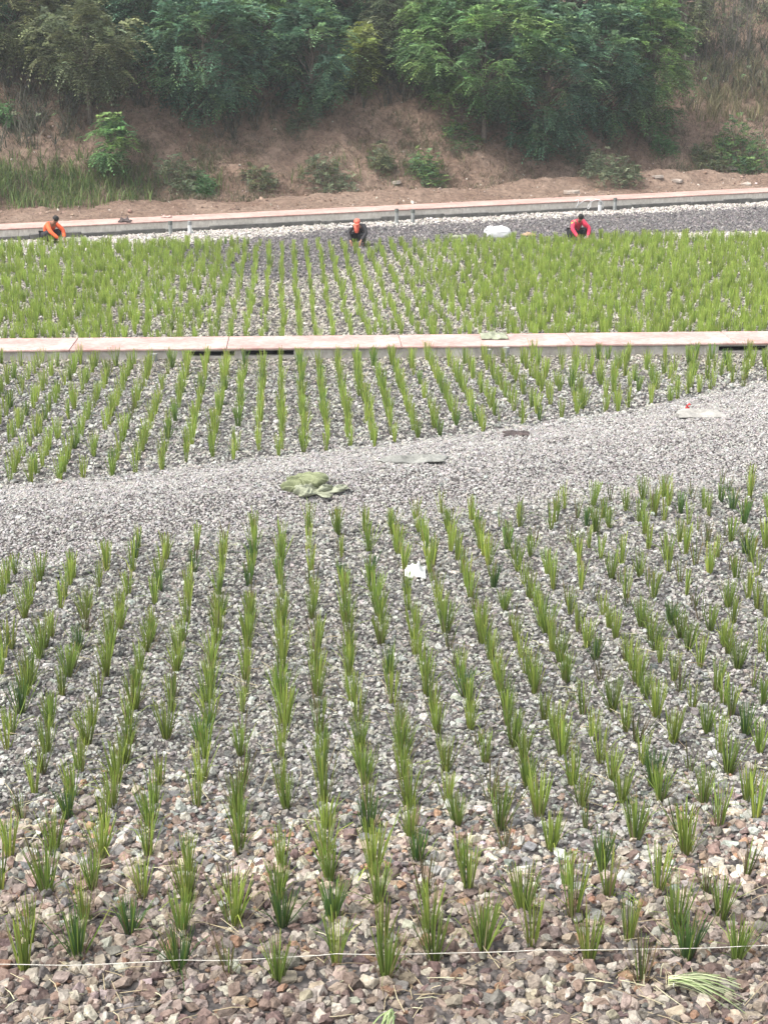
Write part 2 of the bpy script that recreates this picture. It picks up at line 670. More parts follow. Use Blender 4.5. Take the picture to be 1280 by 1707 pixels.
gn = bpy.data.node_groups.new('stone_scatter', 'GeometryNodeTree')
gn.interface.new_socket('Geometry', in_out='INPUT', socket_type='NodeSocketGeometry')
gn.interface.new_socket('Geometry', in_out='OUTPUT', socket_type='NodeSocketGeometry')
gi, go = gn.nodes.new('NodeGroupInput'), gn.nodes.new('NodeGroupOutput')
ip = gn.nodes.new('GeometryNodeInstanceOnPoints')
ci = gn.nodes.new('GeometryNodeCollectionInfo')
ci.inputs['Collection'].default_value = proto
ci.inputs['Separate Children'].default_value = True
ci.inputs['Reset Children'].default_value = True


def named(nm, ty):
    x = gn.nodes.new('GeometryNodeInputNamedAttribute')
    x.data_type = ty
    x.inputs['Name'].default_value = nm
    return next(o_ for o_ in x.outputs if o_.enabled and o_.name == 'Attribute')


gn.links.new(gi.outputs[0], ip.inputs['Points'])
gn.links.new(ci.outputs[0], ip.inputs['Instance'])
ip.inputs['Pick Instance'].default_value = True
gn.links.new(named('pick', 'INT'), ip.inputs['Instance Index'])
e2r = gn.nodes.new('FunctionNodeEulerToRotation')
gn.links.new(named('rot', 'FLOAT_VECTOR'), e2r.inputs[0])
gn.links.new(e2r.outputs[0], ip.inputs['Rotation'])
gn.links.new(named('scl', 'FLOAT_VECTOR'), ip.inputs['Scale'])
gn.links.new(ip.outputs[0], go.inputs[0])


def scatter(name, P_, size, C_, label, cat='gravel'):
    k = len(P_)
    me = bpy.data.meshes.new(name)
    me.vertices.add(k)
    me.vertices.foreach_set('co', np.asarray(P_, np.float32).ravel())

    def att(nm, ty, arr, key):
        a = me.attributes.new(nm, ty, 'POINT')
        a.data.foreach_set(key, arr.ravel())
    rot = np.stack([rng.normal(0, 0.45, k), rng.normal(0, 0.45, k), rng.uniform(0, 6.28, k)], 1).astype(np.float32)
    att('rot', 'FLOAT_VECTOR', rot, 'vector')
    att('scl', 'FLOAT_VECTOR', np.repeat(np.asarray(size)[:, None], 3, 1).astype(np.float32), 'vector')
    att('pick', 'INT', rng.integers(0, len(protos), k).astype(np.int32), 'value')
    c = np.ones((k, 4), np.float32)
    c[:, :3] = C_
    att('col', 'FLOAT_COLOR', c, 'color')
    o = obj(name, me, M['stone'])
    md = o.modifiers.new('stones', 'NODES')
    md.node_group = gn
    tag(o, label, cat, kind='stuff')
    return o


def palette(cols, wts, k, jit=0.12):
    cols = np.array(cols)
    wts = np.array(wts, float)
    i = rng.choice(len(cols), k, p=wts / wts.sum())
    return cols[i] * (1 + rng.normal(0, jit, (k, 1))) * (1 + rng.normal(0, 0.03, (k, 3)))


PAL_FRONT = ([(.29, .215, .185), (.45, .385, .32), (.19, .14, .13), (.56, .52, .465), (.23, .21, .20), (.36, .23, .16), (.36, .305, .285)], [4, 5, 3.5, 4.5, 3, 1.0, 5])
PAL_BED = ([(.42, .41, .395), (.60, .585, .565), (.25, .245, .245), (.47, .44, .41), (.17, .165, .165), (.35, .315, .305)], [5, 5, 4, 3, 2, 2])
PAL_PATH = ([(.56, .52, .51), (.62, .59, .575), (.46, .43, .43), (.68, .66, .64), (.50, .455, .44)], [5, 4, 4, 3, 2])
PAL_FAR = ([(.50, .48, .41), (.62, .60, .53), (.36, .34, .29), (.24, .23, .21)], [4, 4, 3, 2])
PAL_DARK = ([(.155, .15, .15), (.21, .20, .195), (.11, .105, .11), (.30, .28, .27)], [5, 4, 4, 1])
PAL_WHITE = ([(.58, .55, .50), (.66, .64, .60), (.45, .42, .38)], [4, 3, 2])

def dim(pal, f, t=(1, 1, 1)):
    return ([tuple(q * f * w_ for q, w_ in zip(c_, t)) for c_ in pal[0]], pal[1])


PAL_BED = dim(PAL_BED, 0.74, (.955, 1.0, .965))
PAL_PATH = dim(PAL_PATH, 0.66, (.955, 1.0, .985))
PAL_FAR = dim(PAL_FAR, 0.66)
PAL_WHITE = dim(PAL_WHITE, 0.85)
PAL_FRONT = dim(PAL_FRONT, 0.86, (1.0, 1.0, .95))

XM = lambda y: 0.262 * y + 1.6            # half width kept either side of the view


def field(y0, y1, dens):
    """random points over the visible trapezoid y0..y1 (x within view + margin)"""
    xm = XM(y1)
    k = int(2 * xm * (y1 - y0) * dens)
    x = rng.uniform(-xm, xm, k)
    y = rng.uniform(y0, y1, k)
    keep = np.abs(x) < XM(y)
    return x[keep], y[keep]


def put(x, y, size, sink=0.12):
    z = bed_z(x, y) + size * rng.uniform(-0.05, 0.34, len(x)) - sink * size
    return np.stack([x, y, z], 1)


y_front = float(at(640, 1640)[1])
Y0 = 8.2
# 1: planted bed before the berm
x, y = field(Y0, float(np.max(berm_near(np.array([-7.0, 7.0])))) + 0.3, 640)
k = (y < berm_near(x) + 0.15 + 0.5 * fbm(x, y, 71))
x, y = x[k], y[k]
fr = sstep(float(at(640, 1250)[1]), float(at(640, 1520)[1]), y + 2.8 * fbm(x * 0.5, y * 0.5, 77))   # 1 = coarse front
size = rng.lognormal(math.log(0.055), 0.33 + 0.12 * fr) * (1 + 0.72 * fr)
size = np.clip(size, 0.026, 0.19)
k = rng.uniform(size=len(x)) > 0.42 * fr
x, y, size, fr = x[k], y[k], size[k], fr[k]
C_ = np.where((rng.uniform(size=len(x)) < fr)[:, None], palette(*PAL_FRONT, len(x)), palette(*PAL_BED, len(x)))
pale = sstep(float(at(640, 1530)[1]), float(at(640, 1440)[1]), y) * fr
C_ = C_ * (0.92 - 0.24 * fr * (1 - pale) + 0.20 * pale)[:, None]
P1 = put(x, y, size)
# the 300 largest showing become single stones of the bed
score = size / y
big = np.argsort(-score)[:300]
rest = np.ones(len(x), bool)
rest[big] = False
scatter('gravel', P1[rest], size[rest], C_[rest], 'coarse grey and brown gravel of the planted bed before the berm')
for i in big:
    o = obj('stone', fine[int(rng.integers(0, len(fine)))], None, gravel_bed, P1[i])
    s_ = float(size[i])
    o.scale = (s_, s_, s_)
    o.rotation_euler = (random.gauss(0, .4), random.gauss(0, .4), random.uniform(0, 6.28))
    c_ = C_[i]
    o.color = (float(c_[0]), float(c_[1]), float(c_[2]), 1)

# 2: berm
x, y = field(14.0, 34.0, 1150)
k = (y > berm_near(x) - 0.25 + 0.5 * fbm(x, y, 81)) & (y < berm_far(x) + 0.25 + 0.5 * fbm(x, y, 82))
x, y = x[k], y[k]
size = np.clip(rng.lognormal(math.log(0.045), 0.28, len(x)), 0.022, 0.12)
scatter('gravel', put(x, y, size), size, palette(*PAL_PATH, len(x)), 'fine pale lilac grey gravel heaped in the low berm')
# 3: bed between berm and front wall
x, y = field(20.0, 37.0, 300)
s_, u_ = fu(x, y)
k = (y > berm_far(x) - 0.15 + 0.4 * fbm(x, y, 91)) & (u_ < 0.02)
x, y, u_ = x[k], y[k], u_[k]
size = np.clip(rng.lognormal(math.log(0.070), 0.30, len(x)), 0.03, 0.16)
C_ = palette(*PAL_BED, len(x))
k = (u_ > -1.6 + 0.8 * rng.normal(size=len(x)))
C_[k] = palette(*PAL_FAR, int(k.sum()))
scatter('gravel', put(x, y, size), size, C_, 'grey gravel of the planted bed between the berm and the near wall')
# 4: far bed up to the back wall
x, y = field(34.0, 70.0, 175)
s_, u_ = fu(x, y)
sb, ub = su(x, y)
k = (u_ > FW - 0.02) & (ub < -0.02)
x, y, sb, ub = x[k], y[k], sb[k], ub[k]
size = np.clip(rng.lognormal(math.log(0.088), 0.30, len(x)), 0.04, 0.2)
C_ = palette(*PAL_FAR, len(x))
plant_end = line_y([(-200, 414), (0, 411), (600, 409), (960, 402), (1280, 397), (1450, 394)])
pe = plant_end(x)
jit = rng.normal(0, 0.35, len(x))
dark = (y > pe - 7.5 * sstep(2, -3, x) * sstep(-11, -3, x) + jit)
strip = (ub > -1.6 + 0.5 * fbm(sb, ub, 95) - 2.6 * sstep(14, 2, sb) + jit)
ledge = (np.abs(y - pe - 0.9) < 0.8) & (x > 10)
C_[dark] = palette(*PAL_DARK, int(dark.sum()))
C_[strip] = palette(*PAL_WHITE, int(strip.sum()))
C_[ledge] = palette(*PAL_WHITE, int(ledge.sum()))
scatter('gravel', put(x, y, size), size, C_, 'pale and slate grey gravel of the far bed below the bank')


# ------------------------------------------------------------------ rush clumps
def blades(nb, h, spread, width, seg, base_r, flat, cols, rnd, stray=0.08):
    """cut rush clump: V, quads, colours"""
    V, Q, C = [], [], []
    k0 = 0
    for b_ in range(nb):
        th = rnd.uniform(0, 2 * math.pi)
        rr = math.sqrt(rnd.uniform(0, 1))
        ox, oy = base_r * rr * math.cos(th), base_r * rr * math.sin(th)
        tilt = spread * rr * rnd.uniform(0.75, 1.1)
        if rnd.random() < stray:
            tilt = spread * rnd.uniform(1.2, 2.2)
        hh = h * (rnd.uniform(0.9, 1.0) if rnd.random() < flat else rnd.uniform(0.45, 1.12))
        bend = rnd.uniform(-0.03, 0.10) * h
        flop = rnd.uniform(.25, .6) * h if rnd.random() < .05 else 0.0
        dx, dy = math.cos(th), math.sin(th)
        face = rnd.uniform(0, math.pi)
        wx, wy = math.cos(face), math.sin(face)
        wd = width * rnd.uniform(0.7, 1.25)
        c = cols[rnd.randrange(len(cols))]
        g = rnd.uniform(0.75, 1.25)
        tip = rnd.random() < 0.22
        for j in range(seg + 1):
            t = j / seg
            L_ = hh * t
            px_, pz = math.tan(tilt) * L_ + (bend + flop) * t * t, L_ - flop * .9 * t ** 3
            w_ = wd * (0.75 + 0.25 * math.sin(math.pi * min(1, t + 0.25))) * (1 - 0.35 * max(0, t - 0.75) / 0.25)
            cx, cy = ox + dx * px_, oy + dy * px_
            V += [(cx - wx * w_ / 2, cy - wy * w_ / 2, pz - 0.04), (cx + wx * w_ / 2, cy + wy * w_ / 2, pz - 0.04)]
            m_ = 0.85 + 0.3 * t
            cc = [q * g * m_ for q in c]
            if t < 0.2:
                cc = [cc[0] * 1.25, cc[1] * 1.05, cc[2] * 1.3]
            if tip and j == seg:
                cc = [0.20 * g, 0.15 * g, 0.06 * g]
            C += [cc, cc]
            if j:
                a = k0 + 2 * (j - 1)
                Q.append((a, a + 1, a + 3, a + 2))
        k0 += 2 * (seg + 1)
    return np.array(V), np.array(Q), np.array(C)


GREEN = [(.150, .220, .040), (.200, .270, .055), (.110, .175, .034)]
DARKG = [(.060, .122, .032), (.080, .150, .038), (.048, .100, .030)]
YELG = [(.275, .330, .062), (.225, .290, .056), (.165, .230, .045)]
BROWN = [(.120, .105, .040), (.090, .070, .035), (.110, .140, .040), (.070, .095, .03)]
KINDS = {
    'full_green': dict(nb=50, h=.52, spread=.205, cols=GREEN, flat=.85),
    'full_dark': dict(nb=52, h=.48, spread=.20, cols=DARKG + GREEN[:1], flat=.9),
    'full_yellow': dict(nb=46, h=.55, spread=.18, cols=YELG + GREEN[:1], flat=.8),
    'narrow_green': dict(nb=34, h=.56, spread=.12, cols=GREEN + YELG[:1], flat=.75),
    'narrow_yellow': dict(nb=28, h=.52, spread=.115, cols=YELG, flat=.7),
    'sparse_brown': dict(nb=17, h=.46, spread=.24, cols=BROWN + GREEN[:1], flat=.5),
    'sparse_thin': dict(nb=10, h=.44, spread=.18, cols=GREEN + BROWN, flat=.4),
}
LBL = {
    'full_green': ('bushy mid green rush clump, evenly cut top', 'bushy mid green rush clumps'),
    'full_dark': ('bushy dark green rush clump, flat cut top', 'bushy dark green rush clumps'),
    'full_yellow': ('full yellow green rush clump, long blades', 'full yellow green rush clumps'),
    'narrow_green': ('narrow upright green rush clump', 'narrow green rush clumps'),
    'narrow_yellow': ('slim pale yellow green rush clump', 'slim yellow green rush clumps'),
    'sparse_brown': ('sparse splayed brown and green rush clump', 'sparse brownish rush clumps'),
    'sparse_thin': ('very thin rush clump of few blades', 'very thin rush clumps'),
}
rnd = random.Random(11)
CL = {}
for kn, kw in KINDS.items():
    CL[kn] = []
    for v_ in range(7):
        V, Q, C = blades(kw['nb'], kw['h'], kw['spread'] * 1.22, 0.0125, 3, 0.035, kw['flat'], kw['cols'], rnd)
        dead = blades(rnd.randint(4, 9), kw['h'] * .75, kw['spread'] * 1.6, 0.009, 2, 0.04, .2, [(.16, .12, .07), (.10, .07, .045), (.24, .20, .12)], rnd, .3)
        CL[kn].append((mesh_np('blades', V, Q, C), mesh_np('dry_blades', *dead)))
        CL[kn][-1][0].materials.append(M['blade'])
        CL[kn][-1][1].materials.append(M['dry'])
# light versions for the masses
LITE = {kn: [blades(int(kw['nb'] * .62), kw['h'], kw['spread'] * .92, 0.0165, 2, 0.030, kw['flat'], kw['cols'], rnd) for v_ in range(4)] for kn, kw in KINDS.items()}

DX = 0.0542 * H / cp_
RD = ray(470, YH)
RDX = RD[0] / RD[1]                         # direction of the planting rows
p0 = at(470, 1600)
clumps = []                                 # x, y, kind, scale


def choose(wts):
    ks = list(wts)
    return rnd.choices(ks, [wts[q] for q in ks])[0]


W_NEAR = dict(full_green=6, full_dark=2.0, full_yellow=6, narrow_green=6, narrow_yellow=4, sparse_brown=2.2, sparse_thin=1.5)
W_MID = dict(full_green=5, full_dark=2, full_yellow=5, narrow_green=5, narrow_yellow=5, sparse_brown=1, sparse_thin=.5)
W_FAR = dict(full_green=3, full_dark=.5, full_yellow=8, narrow_green=2, narrow_yellow=6, sparse_brown=.5)
ya = float(at(640, 1640)[1])
for kk in range(-48, 60):
    ph = rnd.uniform(0, 1)
    y = ya + ph * 0.5
    while y < 62:
        x = p0[0] + kk * DX + (y - p0[1]) * RDX
        if abs(x) > XM(y) - 0.4:
            y += 1.0
            continue
        jx, jy = rnd.gauss(0, .020), rnd.gauss(0, .08)
        xx, yy = x + jx, y + jy
        bn, bf, we = float(berm_near(xx)), float(berm_far(xx)), float(wall_near(xx))
        step = (0.56 - 0.10 * float(sstep(ya + 1.5, ya + 5, y))) * rnd.uniform(.82, 1.18)
        if yy < bn - 0.1:
            w_ = dict(W_NEAR)
            right = xx > 2.2 and yy > bn - 4.5
            if right:
                w_['sparse_thin'] += 5
                w_['sparse_brown'] += 4
                xx += rnd.gauss(0, .07)
            if yy < ya + 1.3:
                w_['sparse_brown'] += 2
                w_['sparse_thin'] += 1
            if rnd.random() > 0.05:
                clumps.append((xx, yy, choose(w_), rnd.uniform(.82, 1.1) * (1 - .14 * float(sstep(ya + 1, ya + 5, yy))), 0))
        elif yy > bf + 0.1 and yy < we - 0.25:
            step = 0.55 * rnd.uniform(.85, 1.15)
            if xx > 3.5:
                xx += rnd.gauss(0, .10)
            if rnd.random() > 0.04:
                clumps.append((xx, yy, choose(W_MID), rnd.uniform(.74, 1.0), 1))
        elif yy > we + FW + 0.3:
            step = 0.62 * rnd.uniform(.85, 1.15)
            if yy < float(plant_end(xx)):
                dense = 1.3 * sstep(0.0, 5.0, xx + rnd.gauss(0, .8)) + 1.1 * sstep(-3.5, -8, xx)
                clumps.append((xx + rnd.gauss(0, .03 + .10 * float(dense)), yy, choose(W_FAR), rnd.uniform(.62, .85), 2))
                for q in range(3):
                    if rnd.random() < 0.6 * float(dense):
                        clumps.append((xx + rnd.uniform(-.2, .2), yy + rnd.uniform(-.4, .4), choose(W_FAR), rnd.uniform(.62, .85), 2))
        y += step
clumps.sort(key=lambda c: c[1])
inview = [c for c in clumps if abs(c[0]) < 0.262 * c[1] + 0.15]
single = inview[:300]
sset = set(id(c) for c in single)
print('clumps', len(clumps), 'zone counts', [sum(1 for c in clumps if c[4] == z) for z in (0, 1, 2)], 'single y max', single[-1][1])
ZL = {0: ' in the bed before the gravel berm', 1: ' in the bed behind the gravel berm'}
acc = Acc()
ystr = float(at(640, 1588)[1])
ycoarse = float(at(640, 1400)[1])
for c in clumps:
    x, y, kn, s_, zone = c
    z = float(bed_z(x, y))
    if id(c) in sset:
        bl, dr = CL[kn][rnd.randrange(7)]
        root = empty('rush_clump', (x, y, z), rnd.uniform(0, 6.28))
        root.scale = (s_, s_, s_ * rnd.uniform(.92, 1.08))
        lab, grp = LBL[kn]
        if y < ystr + 0.25:
            lab, grp = lab + ' right by the white string', grp + ' by the string'
        else:
            wx_, wy_ = at(691, 960)[:2]
            if zone == 1:
                zl = ' in the bed behind the gravel berm'
            elif math.hypot(x - wx_, y - wy_) < 0.9:
                zl = ' close around the white plastic bag'
            elif y < ycoarse:
                zl = ' among coarse brown stones'
            elif y > float(berm_near(x)) - 1.6:
                zl = ' along the foot of the berm'
            elif x > 1.5:
                zl = ' in the grey gravel facing the flat sack'
            else:
                zl = ' in the grey gravel facing the olive heap'
            lab, grp = lab + zl, grp + zl
        tag(root, lab, 'rush clump', grp)
        obj('blades', bl, None, root)
        obj('dry_blades', dr, None, root)
    else:
        V, Q, C = LITE[kn][rnd.randrange(4)]
        a = rnd.uniform(0, 6.28)
        ca, sa = math.cos(a) * s_, math.sin(a) * s_
        W_ = np.stack([V[:, 0] * ca - V[:, 1] * sa + x, V[:, 0] * sa + V[:, 1] * ca + y, V[:, 2] * s_ + z], 1)
        mixp = (0.0, .22, .42)[zone] * rnd.uniform(.5, 1.3)
        acc.add(W_, Q, (C * (1 - mixp) + np.array([.31, .42, .085]) * mixp) * rnd.uniform(.85, 1.25))
o = obj('rush_clumps', acc.mesh('rush_clumps'), M['blade'])
tag(o, 'rows of green rush clumps filling the beds before and beyond the near wall', 'rushes', kind='stuff')

# ------------------------------------------------------------------ string
ps = [at(px, py, 0.16) for px, py in ((-320, 1626), (0, 1608), (300, 1601), (560, 1590), (900, 1583), (1280, 1575), (1560, 1566))]
cu = bpy.data.curves.new('string', 'CURVE')
cu.dimensions = '3D'
sp = cu.splines.new('POLY')
path = []
for i in range(len(ps) - 1):
    for j in range(8):
        t = j / 8
        q = ps[i] * (1 - t) + ps[i + 1] * t
        q = q + np.array([0, 0.006 * math.sin(9 * t + i), -0.02 * math.sin(math.pi * t)])
        path.append(q)
path.append(ps[-1])
V, Q = tube_np(path, [0.0036] * len(path), 6)
st = empty('string_line', (ps[0][0], ps[0][1], 0))
tag(st, 'thin white string stretched low across the front rows of rushes', 'string')
obj('cord', mesh_np('cord', V - np.array([ps[0][0], ps[0][1], 0]), Q, smooth=True), M['string'], st)
for e in (ps[0], ps[-1]):
    obj('peg', bm_mesh('peg', box_bm((0.03, 0.03, 0.42), 0.005)), M['wood'], st, (e[0] - ps[0][0], e[1] - ps[0][1] + 0.02, 0.06))


# ------------------------------------------------------------------ cloths and bags
def cloth_mat(name, c0, c1):
    m, n, b = new_mat(name)
    c, t, tc = noise_col(n, 3.0, c0, c1)
    wv = N(n, 'ShaderNodeTexWave')
    wv.inputs['Scale'].default_value = 60
    L(n, tc.outputs['Object'], wv.inputs['Vector'])
    L(n, c, b.inputs['Base Color'])
    b.inputs['Roughness'].default_value = 0.8
    bump(n, b, wv.outputs['Fac'], 0.15, 0.003)
    return m


M['sack_green'] = cloth_mat('sack_green', (0.13, 0.148, 0.072), (0.23, 0.25, 0.14))
M['sack_grey'] = cloth_mat('sack_grey', (0.15, 0.15, 0.135), (0.25, 0.25, 0.225))
M['sack_pale'] = cloth_mat('sack_pale', (0.20, 0.19, 0.17), (0.33, 0.315, 0.285))
M['sack_white'] = cloth_mat('sack_white', (0.68, 0.68, 0.67), (0.82, 0.82, 0.81))
M['sack_olive'] = cloth_mat('sack_olive', (0.17, 0.18, 0.12), (0.29, 0.305, 0.22))
M['bag_dark'] = cloth_mat('bag_dark', (0.03, 0.022, 0.02), (0.07, 0.05, 0.045))
M['red'] = cloth_mat('red_plastic', (0.55, 0.03, 0.03), (0.7, 0.06, 0.05))


def cloth_mesh(name, sx, sy, h, seed, nf=3.0, nx=34, ny=22, flop=1.0):
    a, b_ = np.meshgrid(np.linspace(-1, 1, nx), np.linspace(-1, 1, ny))
    th = np.arctan2(b_, a)
    edge = 1 + 0.28 * (fbm(np.cos(th) * 1.3 + seed, np.sin(th) * 1.3, seed, 3) * 2)
    x = a * sx / 2 * edge + 0.06 * sx * fbm(a * 2 + seed, b_ * 2, seed + 3)
    y = b_ * sy / 2 * edge + 0.10 * sy * fbm(a * 2, b_ * 2 + seed, seed + 5)
    f1 = 1 - np.abs(2 * (vnoise(a * nf * 0.5 + seed, b_ * nf * 0.35 + a * 0.8, seed + 7) - 0.5) * 1.6)
    f2 = 1 - np.abs(2 * (vnoise(a * nf + b_ * 1.4, b_ * nf * 0.8 + seed, seed + 9) - 0.5) * 1.6)
    rim = np.clip(1 - np.maximum(np.abs(a), np.abs(b_)) ** 3, 0, 1)
    z = h * (0.55 * np.clip(f1, 0, 1) + 0.45 * np.clip(f2, 0, 1)) * (0.22 + 0.78 * rim) * flop + 0.02
    V = np.stack([x, y, z], -1).reshape(-1, 3)
    i = np.arange(ny - 1)[:, None] * nx + np.arange(nx - 1)[None]
    Q = np.stack([i, i + 1, i + nx + 1, i + nx], -1).reshape(-1, 4)
    # closed: rolled under edge and underside
    n0 = len(V)
    V2 = V.copy()
    V2[:, 2] = np.maximum(0.0, V2[:, 2] - 0.018)
    Q2 = Q[:, ::-1] + n0
    ring = list(range(nx)) + [nx * (k + 1) - 1 for k in range(1, ny)] + list(range(nx * ny - 2, nx * (ny - 1) - 1, -1)) + [nx * k for k in range(ny - 2, 0, -1)]
    S = [(ring[k], n0 + ring[k], n0 + ring[(k + 1) % len(ring)], ring[(k + 1) % len(ring)]) for k in range(len(ring))]
    return mesh_np(name, np.concatenate([V, V2]), np.concatenate([Q, Q2, np.array(S)]), smooth=True)


def ground_z(x, y):
    return float(bed_z(x, y))


def put_cloth(name, px, py, wpx, dm, h, seed, mat, label, cat, z=None, rz=0.0, nf=3.0, parts=()):
    zz = 0.12 if z is None else z
    p = at(px, py, zz)
    if z is None:
        p = at(px, py, ground_z(p[0], p[1]))
        zz = ground_z(p[0], p[1]) + 0.012
    sc_ = pxm(py) * H / (H - zz) if zz < H else 1
    root = empty(name, (p[0], p[1], zz), rz)
    tag(root, label, cat)
    wm = wpx / sc_
    obj('sheet', cloth_mesh('sheet', wm, dm, h, seed, nf), mat, root)
    for (ox, oy, oz, fw, fd, fh, sd, mt, rr) in parts:
        o = obj('fold', cloth_mesh('fold', fw, fd, fh, sd, 2.6), mt, root, (ox, oy, oz))
        o.rotation_euler = (random.uniform(-.2, .2), random.uniform(-.25, .25), rr)
    return root




def lump_mesh(name, sx, sy, h, seed, amp=0.35):
    """limp folded lump of cloth resting on the ground"""
    bm = bmesh.new()
    bmesh.ops.create_icosphere(bm, subdivisions=5, radius=1.0)
    V = np.array([v_.co[:] for v_ in bm.verts])
    a, b_, c_ = V[:, 0], V[:, 1], V[:, 2]
    w1 = vnoise(a * 1.1 + seed, b_ * 1.1 + c_, seed + 1)
    f = 1 - np.abs(2 * vnoise(a * 1.2 + c_ * .9 + seed + 1.2 * w1, b_ * 1.3 + c_ * .6, seed) - 1) * 1.3
    g = 1 - np.abs(2 * vnoise(a * 3.4 + c_ + seed, b_ * 3.1 - c_ * 1.4 + 2 * w1, seed + 5) - 1)
    k = 1 + amp * (f - .5) + amp * .12 * (g - .5)
    out = np.stack([a * sx / 2 * k, b_ * sy / 2 * k, np.maximum(0, (c_ * .55 + .42) * h * k * k)], 1)
    for v_, q in zip(bm.verts, out):
        v_.co = q
    return bm_mesh(name, bm, True)


p = at(512, 818, 0.15)
p = at(512, 818, ground_z(p[0], p[1]))
heap = empty('empty_sack', (p[0], p[1], ground_z(p[0], p[1]) - 0.01), -0.12)
tag(heap, 'crumpled olive green sack heaped on the gravel berm', 'sack')
for ox, oy, oz, sx, sy, h_, sd, mt, rr in [(-.28, .02, 0, .32, .36, .20, 3, 'sack_green', .5), (-.06, .42, .02, .56, .34, .22, 7, 'sack_green', -.2), (-.02, -.20, 0, .30, .30, .17, 12, 'sack_olive', .9),
                                            (.18, .04, 0, .44, .40, .15, 14, 'sack_olive', .2), (.46, .06, 0, .48, .26, .10, 19, 'sack_olive', .3), (.05, .16, .06, .40, .28, .18, 23, 'sack_green', -.7), (.36, -.22, 0, .24, .20, .07, 29, 'sack_olive', -.4)]:
    o = obj('fold', lump_mesh('fold', sx, sy, h_ * .66, sd, .62), M[mt], heap, (ox * .88, oy * .88, oz))
    o.rotation_euler = (0, random.uniform(-.15, .15), rr)
put_cloth('empty_sack', 690, 775, 112, 0.34, 0.13, 21, M['sack_grey'], 'long flattened grey sack lying along the gravel berm', 'sack', rz=0.05, nf=4.6)
put_cloth('empty_sack', 1165, 696, 78, 0.62, 0.10, 31, M['sack_pale'], 'pale flat sack on the berm beside a red tag', 'sack', rz=0.0, nf=2.6)
put_cloth('empty_sack', 825, 562, 44, 0.62, 0.12, 41, M['sack_olive'], 'small pale olive sack draped on top of the near wall', 'sack', z=FH + 0.004, nf=3)
put_cloth('plastic_bag', 691, 960, 34, 0.36, 0.20, 51, M['sack_white'], 'crumpled white plastic bag among the rush rows before the berm', 'bag', nf=2.4)
put_cloth('plant_litter', 862, 725, 42, 0.30, 0.06, 61, M['bag_dark'], 'dark wilted scrap lying at the far edge of the berm', 'litter', nf=3)
put_cloth('empty_sack', 130, 402, 42, 0.7, 0.20, 71, M['sack_olive'], 'pale grey sack beside the orange jacketed worker', 'sack', nf=2.5)
put_cloth('empty_sack', 765, 396, 26, 0.5, 0.10, 73, M['sack_olive'], 'small greenish sack lying flat left of the full white sack', 'sack', nf=2.5)
put_cloth('empty_sack', 880, 393, 24, 0.5, 0.12, 75, M['wood'], 'small brown sack lying between white sack and red jacketed worker', 'sack', nf=2.5)
put_cloth('dark_bag', 209, 370, 19, 0.35, 0.22, 77, M['bag_dark'], 'dark bag sitting on the salmon topped far wall', 'bag', z=BH + 0.004, nf=2)
put_cloth('cloth_rag', 279, 362, 16, 0.3, 0.10, 79, M['coping_red'], 'small pink rag lying on the salmon topped far wall', 'rag', z=BH + 0.004, nf=2)

# stuffed white sack standing on the dark gravel
p = at(832, 397)
root = empty('stuffed_sack', (p[0], p[1], ground_z(p[0], p[1]) - 0.02), 0.1)
tag(root, 'bulging white woven sack standing on dark gravel near the red jacketed worker', 'sack')
bm = bmesh.new()
bmesh.ops.create_icosphere(bm, subdivisions=4, radius=0.5)
for v_ in bm.verts:
    c = v_.co
    c.x = math.copysign(abs(c.x * 2) ** 0.75, c.x) * 0.45
    c.z = math.copysign(abs(c.z * 2) ** 0.7, c.z) * 0.24 + 0.22
    c.y *= 0.55
    f_ = float(fbm(c.x * 5 + 3, c.z * 6 + c.y * 4, 88)) * 0.16
    c.x += f_
    c.z += f_ * 0.8 * (1 if c.z > 0.1 else 0)
    c.y += f_ * 0.6
obj('sack_body', bm_mesh('sack_body', bm, True), M['sack_white'], root)
o = obj('sack_mouth', cloth_mesh('sack_mouth', 0.34, 0.3, 0.2, 93, 3), M['sack_white'], root, (-0.36, -0.02, 0.30))
o.rotation_euler = (0.3, -0.7, 0.2)
# red tag by the pale sack
p = at(1146, 688, 0.1)
root = empty('red_tag', (p[0], p[1], ground_z(p[0], p[1])), 0.3)
tag(root, 'small red plastic strip sticking up behind the pale flat sack', 'tag')
acc = Acc()
V, Q = tube_np([(0, 0, 0), (0.01, 0, 0.06), (-0.03, 0.01, 0.11), (0.02, 0, 0.15), (0.045, 0, 0.12)], [.018, .022, .02, .022, .012], 6)
acc.add(V, Q)
V, Q = tube_np([(0.0, 0.02, 0.01), (-0.05, 0.02, 0.05), (-0.02, 0.01, 0.10)], [.014, .018, .012], 6)
acc.add(V, Q)
obj('strip', acc.mesh('strip', True), M['red'], root)
# white tubing by the far post
p = at(985, 352)
V, Q = tube_np([(p[0] - 0.9 + 0.16 * t + 0.18 * math.sin(t * 1.9), p[1] - 0.12 + 0.05 * math.cos(t * 2.3), 0.30 + 0.20 * math.sin(t * 2.1)) for t in np.linspace(0, 8, 30)], [0.016] * 30, 6)
o = obj('white_tubing', mesh_np('white_tubing', V, Q, smooth=True), M['pipe_white'])
tag(o, 'loose coil of thin white tubing against the salmon topped far wall', 'tubing')


